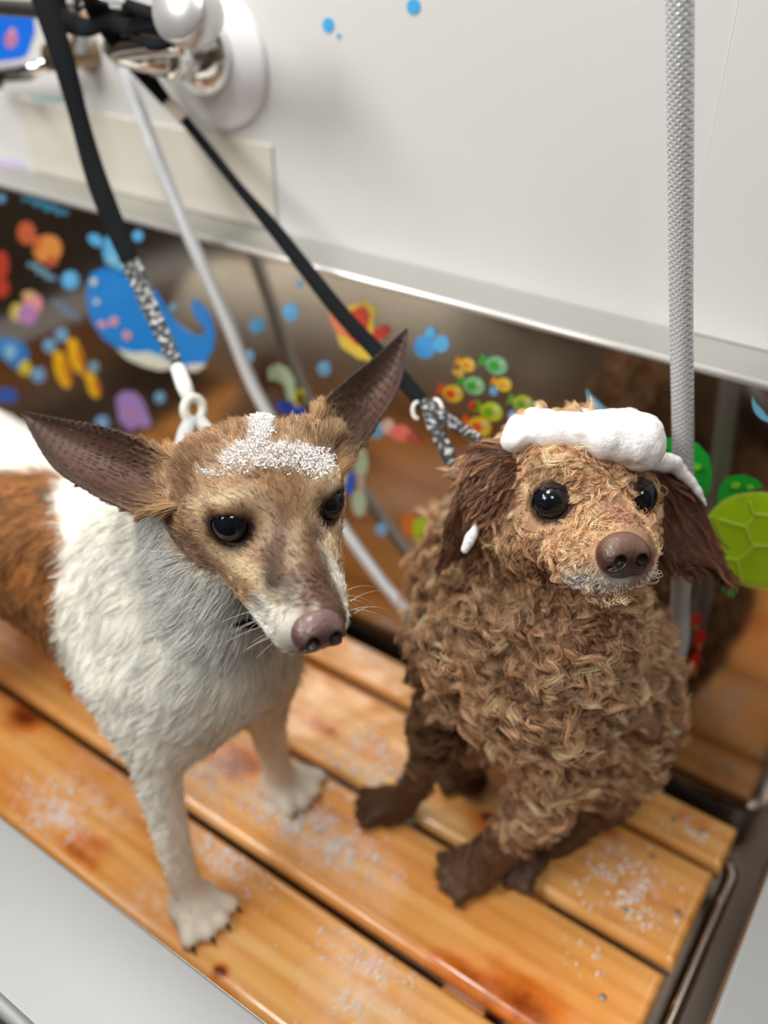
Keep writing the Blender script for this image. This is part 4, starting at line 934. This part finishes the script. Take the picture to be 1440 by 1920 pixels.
def snoutlen(p):
    q = (p-O2)@B2.T; nd = np.linalg.norm((q-[NL2[0]*.5, NL2[1]-.002, NL2[2]])*[.9, 1, 1.0], axis=1); return (.0035+.005*sstep(.017, .028, nd))*sstep(.0142, .0165, nd)
def snoutcomb(p):
    out = p-W2(NL2[0]*.5, NL2[1]+.004, NL2[2]+.004); return out/np.linalg.norm(out, axis=1)[:, None] - B2[2]*.6
coat(dog2, V2, Q2, N2, 20000, snoutlen, .34, snoutcomb, lambda p: np.clip(cl2(p)*1.05, 0, .9), rng, .003, 5, lambda c: np.where(np.linalg.norm(c-W2(0, NL2[1]-.01, NL2[2]-.004), axis=1) < .038, 1.0, 0.0), .00013, name='muzzle_fur', shade=.5, jit=.5)
coat(dog2, V2, Q2, N2, 14000, lambda p: .0035*sstep(.0118, .0140, np.minimum(*[np.linalg.norm(((p-O2)@B2.T)-[s*EH2, .003, 0], axis=1) for s in (-1, 1)])), .25, comb2, lambda p: np.clip(cl2(p), 0, .9), rng, .003, 5, lambda c: np.where(np.linalg.norm(c-W2(0, 0, 0), axis=1) < .055, 1.0, 0.0), .00012, name='face_fur', shade=.45, jit=.5)
# long wet locks of the ears
def ear_locks(S, nl, per, seed, c1, c2, extra, both=True):
    r_ = np.random.default_rng(seed); na, nb = S[2].shape[:2]; i = (r_.random(nl)*(na-1)).astype(int); j = r_.integers(0, nb, nl); side = np.where(r_.random(nl) < .5, 1.0, -1.0)
    p = np.where(side[:, None] > 0, S[2][i, j], S[3][i, j]); nn = S[4][i, j]*side[:, None]
    ax = S[2][np.minimum(i+3, na-1), j]-S[2][np.maximum(i-3, 0), j]; ax /= np.linalg.norm(ax, axis=1)[:, None]+1e-9
    L_ = (.016+.014*r_.random(nl)); d = ax + np.array(extra)*.5 + nn*.10 + r_.normal(0, .13, (nl, 3)); d /= np.linalg.norm(d, axis=1)[:, None]
    k = 12; t = np.linspace(0, 1, k)[None, :, None]; s = np.cross(nn, d)
    G = p[:, None] + d[:, None]*L_[:, None, None]*t - nn[:, None]*.002*t*t; ph = r_.random((nl, 1, 1))*6.28
    G = G + s[:, None]*np.sin(ph+t*7)*.0016*t
    G = np.repeat(G, per, 0); n = len(G); r1 = r_.normal(0, 1, (n, 1, 1)); r2 = r_.normal(0, 1, (n, 1, 1))
    G = G + np.repeat(s, per, 0)[:, None]*r1*.0016*(1.1-.8*t) + np.repeat(nn, per, 0)[:, None]*r2*.0006
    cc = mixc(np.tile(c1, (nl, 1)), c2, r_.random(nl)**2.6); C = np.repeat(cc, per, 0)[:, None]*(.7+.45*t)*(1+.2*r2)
    return G, np.broadcast_to(.00013*(1-.6*t[..., 0]**2), (n, k)), np.clip(C, 0, .9)
hair('ear_curls', *ear_locks(fL, 420, 14, 1, lin((104, 68, 52)), lin((196, 150, 110)), (0, 0, -.5)), M_curl, dog2)
hair('ear_curls', *ear_locks(fR, 420, 14, 2, lin((100, 62, 50)), lin((150, 106, 80)), (.1, 0, -.7)), M_curl, dog2)
# ------------------------------------------------------------------ foam
M_foam = mat('soap_foam', (.88, .88, .88), .5, sss=.3, bump=.35, bscale=420)
M_bub = mat('soap_bubbles', (.93, .93, .93), .12, spec=.6)
def foam_cap():
    Fd = Field(P(1120, 850, .62)-.14, P(1120, 850, .62)+.14, .0022)
    for x, y, dep, r in [(980, 815, .622, 36), (1020, 806, .612, 36), (1070, 808, .600, 34), (1120, 812, .595, 38), (1165, 815, .595, 46), (1200, 822, .600, 46), (1200, 838, .595, 40), (1140, 822, .590, 32), (962, 826, .606, 22), (1000, 790, .645, 26), (1100, 795, .64, 30), (1180, 795, .635, 30)]:
        c, rr = pc(x, y, dep, r); Fd.ball(c, rr, .012)
    chain(Fd, [(1225, 862, .625, 22), (1262, 872, .640, 16), (1295, 905, .646, 10), (1322, 945, .648, 6)], .01)
    V, Q = Fd.mesh(); n = vnormals(V, Q); V = V + n*(fnoise(V, 90, 41)*.0022+fnoise(V, 500, 42)*.0005)[:, None]; return V, Q
Vf, Qf = foam_cap()
foam2 = pymesh('soap_foam', Vf, Qf, M_foam); tag(foam2, 'thick white cap of soap foam on the curly dog head', 'foam', None, 'stuff')
Fd = Field(P(880, 1015, .62)-.05, P(880, 1015, .62)+.05, .0015); chain(Fd, [(895, 985, .618, 6), (886, 1003, .619, 11), (872, 1030, .622, 9)], .004)
v_, q_ = Fd.mesh(); tag(pymesh('soap_foam', v_+vnormals(v_, q_)*(fnoise(v_, 300, 4)*.001)[:, None], q_, M_foam), 'small white streak of foam under the shaggy left ear of the curly dog', 'foam', None, 'stuff')
def bubbles(name, label, C, R, rng):
    """a froth of tiny bubbles as one object"""
    bm = bmesh.new(); bmesh.ops.create_icosphere(bm, subdivisions=1, radius=1); bv = np.array([v.co[:] for v in bm.verts]); bf = np.array([[v.index for v in f.verts] for f in bm.faces]); bm.free()
    V = (C[:, None]+bv[None]*R[:, None, None]).reshape(-1, 3); F_ = (bf[None]+(np.arange(len(C))*len(bv))[:, None, None]).reshape(-1, 3)
    o = pymesh(name, V, F_, M_bub); tag(o, label, 'foam', None, 'stuff'); return o
rng = np.random.default_rng(33)
p, nn = sample(V1, Q1, Nb1, 90000, rng, near_head); m_ = froth1(p)
keep = (m_+.22*fnoise(p, 250, 9) > .42+.3*rng.random(len(p))) & (nn@np.array([0, 0, 1]) > -.2)
p, nn, mm = p[keep][:16000], nn[keep][:16000], m_[keep][:16000]
R = .00022+.0007*rng.random(len(p))**5; h_ = .0022+.0030*rng.random(len(p))*mm
bubbles('soap_foam', 'thin froth of soap on the forehead of the pointed-eared dog', p+nn*h_[:, None], R, rng)
# froth on the boards
def deck_foam(name, label, spots, n, rmin=.0004, rmax=.0016):
    C = []; 
    for (x, y, rx, ry, w_) in spots:
        c = on_z(x, y); m = int(n*w_); q = rng.normal(0, 1, (m, 2))*[rx, ry]; C.append(np.c_[c[0]+q[:, 0], c[1]+q[:, 1], np.zeros(m)])
    C = np.vstack(C); C = C[fnoise(C, 90, 15) > -.05]
    on = np.zeros(len(C), bool)
    for y0, y1 in SL: on |= (C[:, 1] > y0+.003) & (C[:, 1] < y1-.003)
    C = C[on & (C[:, 0] < -.03)]; R = rmin+(rmax-rmin)*rng.random(len(C))**3; C[:, 2] = R*.3+.0005
    bubbles(name, label, C, R, rng)
deck_foam('soap_suds', 'pinkish soap suds on the board in front of the standing dog paws', [(590, 1560, .035, .014, 1), (640, 1590, .03, .012, .7), (530, 1530, .02, .012, .5)], 1300)
deck_foam('soap_suds', 'soap suds between the legs of the standing dog', [(390, 1455, .022, .014, 1)], 450)
deck_foam('soap_suds', 'soap suds on the front board beside the steel rim', [(105, 1530, .02, .012, 1), (140, 1500, .03, .01, .5), (60, 1480, .02, .01, .3)], 600)
deck_foam('soap_suds', 'sparkling drops of suds on the board left of the curly dog paw', [(690, 1430, .03, .018, 1), (640, 1460, .03, .015, .7), (740, 1400, .02, .012, .4)], 350, .0006, .0024)
deck_foam('soap_suds', 'soap suds behind the near front paw', [(430, 1620, .025, .012, 1), (400, 1580, .02, .01, .6), (450, 1510, .02, .01, .3)], 450)
deck_foam('soap_suds', 'pale suds on the front board near the bottom of the picture', [(690, 1850, .025, .02, 1), (660, 1800, .02, .02, .5)], 550)
deck_foam('soap_suds', 'wet suds at the right end of the second board', [(1190, 1660, .025, .015, 1), (1150, 1700, .02, .015, .6), (1290, 1560, .015, .01, .4)], 400, .0005, .002)
deck_foam('soap_suds', 'small blob of suds on the middle board near its end', [(1100, 1800, .008, .005, 1)], 300)
# ------------------------------------------------------------------ taps, rail, hose, leashes
def part_tube(name, pts, r, m, parent, seg=16, **k):
    bm = bmesh.new(); add_tube(bm, pts, r, seg, **k); return obj(name, bm, m, parent, True)
def part_lathe(name, prof, base, axis, m, parent, seg=40):
    bm = bmesh.new(); add_lathe(bm, prof, base, axis, seg); return obj(name, bm, m, parent, True)
M_plate = mat('white_plate', (.78, .77, .80), .3, coat=.3)
M_hose = mat('grey_hose', (.46, .48, .49), .32, .35)
M_strap = mat('black_webbing', (.008, .009, .011), .85, spec=.12, bump=.5, bscale=900)
M_white = mat('white_plastic', (.8, .79, .76), .3)
M_stain = mat('dull_bronze', (.30, .22, .14), .35, .8)
ax = np.array([0, -1.0, 0])
fc = on_y(408, 112, YW); fc = np.array([fc[0], YW, fc[2]])
tap = thing('shower_tap', 'chrome shower mixer tap on a round white wall plate above the tub', 'tap', fc)
part_lathe('wall_plate', [(.063, 0), (.063, .003), (.059, .006), (.030, .0075), (.001, .0076)], fc, ax, M_plate, tap, 56)['label'] = 'round white wall plate'
part_lathe('flange', [(.038, .0075), (.038, .012), (.034, .020), (.024, .026), (.0185, .030), (.001, .0301)], fc+[-.012, 0, .006], ax, M_chrome, tap)
part_lathe('union_nut', [(.017, .028), (.020, .031), (.020, .055), (.017, .058), (.001, .0581)], fc+[-.012, 0, .006], ax, M_chrome, tap, 6)
e0 = fc+np.array([-.012, -.055, .006])
bar0 = on_y(120, 30, YW-.11); bar1 = on_y(330, 40, YW-.085); bar1 = np.array(bar1)
part_tube('elbow', spline([e0, e0+[-.010, -.018, .004], e0+[-.028, -.03, .012], bar1+[0.01, 0, -.012]], 8), .013, M_chrome, tap)
part_tube('mixer_body', spline([bar1+[.02, .0, 0], bar1+[-.04, 0, 0], bar1+[-.12, -.0, 0]], 5), .0145, M_chrome, tap, 24)
kc = on_y(352, 22, YW-.12)
part_lathe('tap_knob', [(.010, -.02), (.022, -.018), (.0265, -.005), (.0265, .010), (.022, .016), (.001, .0175)], kc, (.15, -.8, .35), mat('satin_chrome', (.72, .72, .72), .3, .6), tap, 40)
c2 = fc+[-.036, -.058, -.002]
part_lathe('screw_cap', [(.011, -.008), (.012, 0), (.009, .006), (.001, .0065)], c2, (-.2, -1, .1), M_chrome, tap, 20)
p2 = on_y(165, 95, YW); 
part_lathe('wall_socket', [(.020, 0), (.020, .004), (.015, .01), (.013, .05), (.001, .0501)], (p2[0], YW, p2[2]), ax, M_stain, tap, 30)['label'] = 'tarnished bronze wall socket'
part_tube('spout_pipe', [on_y(150, 80, YW-.06), on_y(160, 20, YW-.10), on_y(170, -60, YW-.12)], .011, M_chrome, tap)
rail = thing('rail', 'polished steel rail crossing the top left corner, tied with the leashes', 'rail', on_y(100, 0, .56))
ra, rb_ = on_y(-60, 8, .60), on_y(330, 70, .60)
part_tube('bar', [on_y(-80, 8, .60), on_y(120, 22, .60), on_y(330, 66, .60)], .0075, mat('dark_rail', (.12, .11, .10), .35, .8), rail)
part_tube('end_stay', [on_y(330, 66, .60), on_y(345, 66, YW)], .007, M_chrome, rail)
lower = thing('shelf_rail', 'thin bright rail at the left edge below the blue notice', 'rail', on_y(0, 140, .66))
part_tube('bar', [on_y(-60, 140, .655), on_y(40, 133, .655), on_y(92, 122, .655)], .0065, M_chrome, lower)
part_tube('bar', [on_y(-60, 158, .655), on_y(60, 146, .655), on_y(92, 122, .655)], .003, M_chrome, lower)
part_lathe('end_cap', [(.009, 0), (.009, .01), (.001, .0105)], on_y(-4, 150, .650), (0, -1, 0), M_strap, lower, 20)['label'] = 'black end cap'
splash = struct(obj('trim_2', box((-.995, YW-.0032, ZL+.0008), (-.612, YW-.0002, .527), .0008), mat('greasy_clear_sheet', (.66, .63, .55), .3)))
# hose: down from the mixer, a loop on the tub floor behind the curly dog, up again at the right
hp = [on_y(215, 60, .655), on_y(228, 120, .64), on_y(262, 210, .63), on_y(308, 330, .615), on_y(362, 460, .61), on_y(425, 600, .612), on_y(480, 735, .614), on_y(560, 870, .618), on_y(640, 985, .618), on_y(712, 1085, .618), on_y(790, 1178, .618)]
e_ = hp[-1]
hp += [np.array([-.335, .628, .025]), np.array([-.27, .6355, -.03]), np.array([-.20, .6355, -.015]), np.array([-.155, .630, .05]), on_y(1262, 1240, .618), on_y(1276, 1120, .612), on_y(1281, 960, .600), on_y(1280, 780, .588), on_y(1277, 560, .577), on_y(1276, 300, .565), on_y(1275, 60, .556), on_y(1274, -160, .55)]
hs = spline(hp, 14); n = len(hs); hr = [(.0066 if i < n*.5 else .0066+(.0078-.0066)*min((i-n*.5)/(n*.16), 1)) for i in range(n)]
bm = bmesh.new(); add_tube(bm, hs, hr, 20)
hose = obj('shower_hose', bm, None, None, True)
def braid():
    m = mat('braided_hose', (.70, .73, .76), .3, .25); nt = m.node_tree; b = nt.nodes['Principled BSDF']; N = nt.nodes.new; Lk = nt.links.new
    tc = N('ShaderNodeTexCoord'); ck = []
    for sg in (1, -1):
        sp = N('ShaderNodeSeparateXYZ'); Lk(tc.outputs['Object'], sp.inputs[0])
        a = N('ShaderNodeMath'); a.operation = 'MULTIPLY_ADD'; Lk(sp.outputs['X'], a.inputs[0]); a.inputs[1].default_value = sg*1.0; Lk(sp.outputs['Z'], a.inputs[2])
        m1 = N('ShaderNodeMath'); m1.operation = 'MULTIPLY'; Lk(a.outputs[0], m1.inputs[0]); m1.inputs[1].default_value = 1500
        s_ = N('ShaderNodeMath'); s_.operation = 'SINE'; Lk(m1.outputs[0], s_.inputs[0]); ck.append(s_)
    mu = N('ShaderNodeMath'); mu.operation = 'MAXIMUM'; Lk(ck[0].outputs[0], mu.inputs[0]); Lk(ck[1].outputs[0], mu.inputs[1])
    bu = N('ShaderNodeBump'); bu.inputs['Strength'].default_value = .5; bu.inputs['Distance'].default_value = .0008; Lk(mu.outputs[0], bu.inputs['Height']); Lk(bu.outputs[0], b.inputs['Normal'])
    return m
hose.data.materials.append(braid())
tag(hose, 'long grey braided shower hose looping down from the tap and up at the right', 'hose')

def strap(name, pts, wd, parent, m=None, up=None, thick=.0011, n=10, bumpy=0, label=None):
    s = np.array(spline(pts, n)); w_ = interp(wd, n) if hasattr(wd, '__len__') else [wd]*len(s)
    if bumpy: s = s + np.c_[fnoise(s, 60, 1), fnoise(s, 60, 2), fnoise(s, 60, 3)]*bumpy
    bm = bmesh.new(); ps, T, _ = frames(s); rings = []
    for i, p in enumerate(ps):
        u_ = Vector([float(c) for c in (up if up is not None else -DV)]); sd = T[i].cross(u_).normalized(); nn = sd.cross(T[i]).normalized()
        w2 = w_[i]/2; h2 = thick
        prof = [(-w2, 0), (-w2*.92, h2), (w2*.92, h2), (w2, 0), (w2*.92, -h2), (-w2*.92, -h2)]
        rings.append([bm.verts.new(p+sd*a+nn*b) for a, b in prof])
    for A, B in zip(rings, rings[1:]):
        for k in range(6): bm.faces.new((A[k], A[(k+1) % 6], B[(k+1) % 6], B[k]))
    bm.faces.new(rings[0][::-1]); bm.faces.new(rings[-1])
    bmesh.ops.recalc_face_normals(bm, faces=bm.faces)
    o = obj(name, bm, m or M_strap, parent, True)
    if label: o['label'] = label
    return o
def path_y(pts, Y0, end):
    n = len(pts); Y1 = P(*pts[-1], end)[1]; return [on_y(x, y, Y0+(Y1-Y0)*i/(n-1)) for i, (x, y) in enumerate(pts)]
def lerp_dep(pts, d0, d1):
    n = len(pts); return [P(x, y, d0+(d1-d0)*i/(n-1)) for i, (x, y) in enumerate(pts)]
# soapy webbing: black with white flecks, bound to the strap itself
M_strap_soap = mat('soapy_webbing', (.02, .022, .025), .6, spec=.4, bump=.6, bscale=500)
nt = M_strap_soap.node_tree; b_ = nt.nodes['Principled BSDF']; tc = nt.nodes.new('ShaderNodeTexCoord'); nz = nt.nodes.new('ShaderNodeTexNoise'); nz.inputs['Scale'].default_value = 230; nz.inputs['Detail'].default_value = 3
cr = nt.nodes.new('ShaderNodeValToRGB'); cr.color_ramp.elements[0].position = .52; cr.color_ramp.elements[0].color = (.025, .027, .03, 1); cr.color_ramp.elements[1].position = .66; cr.color_ramp.elements[1].color = (.6, .6, .6, 1)
nt.links.new(tc.outputs['Object'], nz.inputs['Vector']); nt.links.new(nz.outputs['Fac'], cr.inputs[0]); nt.links.new(cr.outputs[0], b_.inputs['Base Color'])
le1 = thing('leash', 'black webbing leash with white plastic sleeve running to the pointed-eared dog', 'leash', P(340, 690, .74), 'grooming leashes')
A1 = path_y([(62, -60), (85, 10), (118, 110), (148, 220), (170, 300), (190, 360), (218, 430), (245, 490)], .56, .80)
strap('webbing', A1, [.0205, .020, .019, .0165, .018, .019, .018, .016], le1, None, None, .0016)
A1b = [P(238, 478, .803), P(262, 530, .795), P(292, 600, .78), P(318, 655, .765), P(336, 700, .755)]
strap('webbing', A1b, [.0165, .0165, .014, .0125, .012], le1, M_strap_soap, None, .0022, 12, .0012, 'soapy lower part of the webbing')
part_tube('sleeve', [P(333, 690, .758), P(345, 722, .748), P(356, 750, .742)], [.0062, .0068, .0055], M_white, le1, 16)['label'] = 'white plastic sleeve'
bm = bmesh.new(); add_tube(bm, [P(363+17*math.cos(a), 768+22*math.sin(a), .738+.004*math.cos(a)) for a in np.linspace(0, 2*math.pi, 24, endpoint=False)], .0042, 10, closed=True)
obj('slide_ring', bm, mat('soapy_ring', (.62, .60, .54), .35), le1, True)['label'] = 'pale slide ring'
M_loopsoap = mat('soapy_cord', (.45, .46, .46), .45, bump=.6, bscale=300)
strap('neck_loop', [P(360, 782, .738), P(348, 810, .725), P(338, 850, .715), P(330, 900, .71)], [.010, .012, .012, .012], le1, M_loopsoap, None, .0022, 8, .0006, 'soap covered neck loop')
strap('neck_loop', [P(372, 785, .738), P(392, 812, .72), P(410, 850, .70)], [.010, .011, .010], le1, M_loopsoap, None, .0022, 8, .0006)
col1 = strap('collar_loop', [P(385, 1150, .640), P(410, 1162, .622), P(440, 1166, .612), P(480, 1170, .608), P(530, 1176, .615)], .0065, le1, None, (0, 0, 1), .0016, 10, 0, 'black loop under the chin, half hidden by fur')
le2 = thing('leash', 'black webbing leash with a cream stitched patch running to the curly dog', 'leash', P(800, 770, .74), 'grooming leashes')
A2 = path_y([(150, -60), (185, 20), (240, 100), (312, 190)], .545, .865)
strap('webbing', A2, [.021, .020, .0185, .0115], le2, None, None, .0016)
strap('stitched_patch', lerp_dep([(309, 186), (328, 205), (346, 224)], .866, .862), .0118, le2, mat('cream_thread', (.72, .66, .54), .7, bump=.5, bscale=700), None, .0026, 6, 0, 'cream stitched patch')
A2b = lerp_dep([(344, 222), (400, 292), (452, 357), (510, 424), (570, 500), (640, 588), (700, 652), (755, 712), (800, 762)], .862, .74)
strap('webbing', A2b, [.0095, .0095, .0095, .0125, .0135, .014, .014, .0135, .0125], le2, None, None, .0018)
for dx in (-18, 20):
    bm = bmesh.new(); cx, cy = 800+dx, 768-dx*.1
    add_tube(bm, [P(cx+9*math.cos(a)+3*math.sin(a), cy+17*math.sin(a), .735-.004*math.cos(a)) for a in np.linspace(-1.9, 1.9, 14)] if dx > 0 else [P(cx-8*math.cos(a), cy+15*math.sin(a), .735) for a in np.linspace(-1.9, 1.9, 14)], .0017, 10)
    obj('ring', bm, mat('white_ring', (.78, .76, .70), .3), le2, True)['label'] = 'white plastic ring'
strap('neck_loop', [P(795, 755, .741), P(815, 800, .725), P(838, 848, .71), P(862, 900, .70)], [.010, .0115, .011, .010], le2, M_strap_soap, None, .0016, 10)
strap('neck_loop', [P(795, 752, .742), P(835, 785, .725), P(880, 812, .70), P(920, 840, .68)], [.010, .0105, .0085, .007], le2, M_strap_soap, None, .0016, 10)
# tied ends wound round the rail
Kp = lambda x, y, q: on_y(x, y, .575+(q-1.02)*.4)
wr = thing('strap_knot', 'black strap knotted round the rail at the top left between the leashes', 'strap', on_y(130, 20, .575))
strap('strap', [Kp(100, -20, 1.03), Kp(112, 30, 1.02), Kp(160, 52, 1.01), Kp(205, 40, 1.03), Kp(240, 50, 1.04), Kp(300, 42, 1.03)], [.02, .02, .016, .012, .014, .012], wr, None, None, .002)
strap('strap', [Kp(235, 8, 1.04), Kp(270, 20, 1.03), Kp(330, 38, 1.03)], .010, wr, None, None, .002)
strap('strap', [Kp(250, 70, 1.03), Kp(290, 84, 1.02), Kp(330, 78, 1.03)], [.006, .009, .005], wr, None, None, .002)
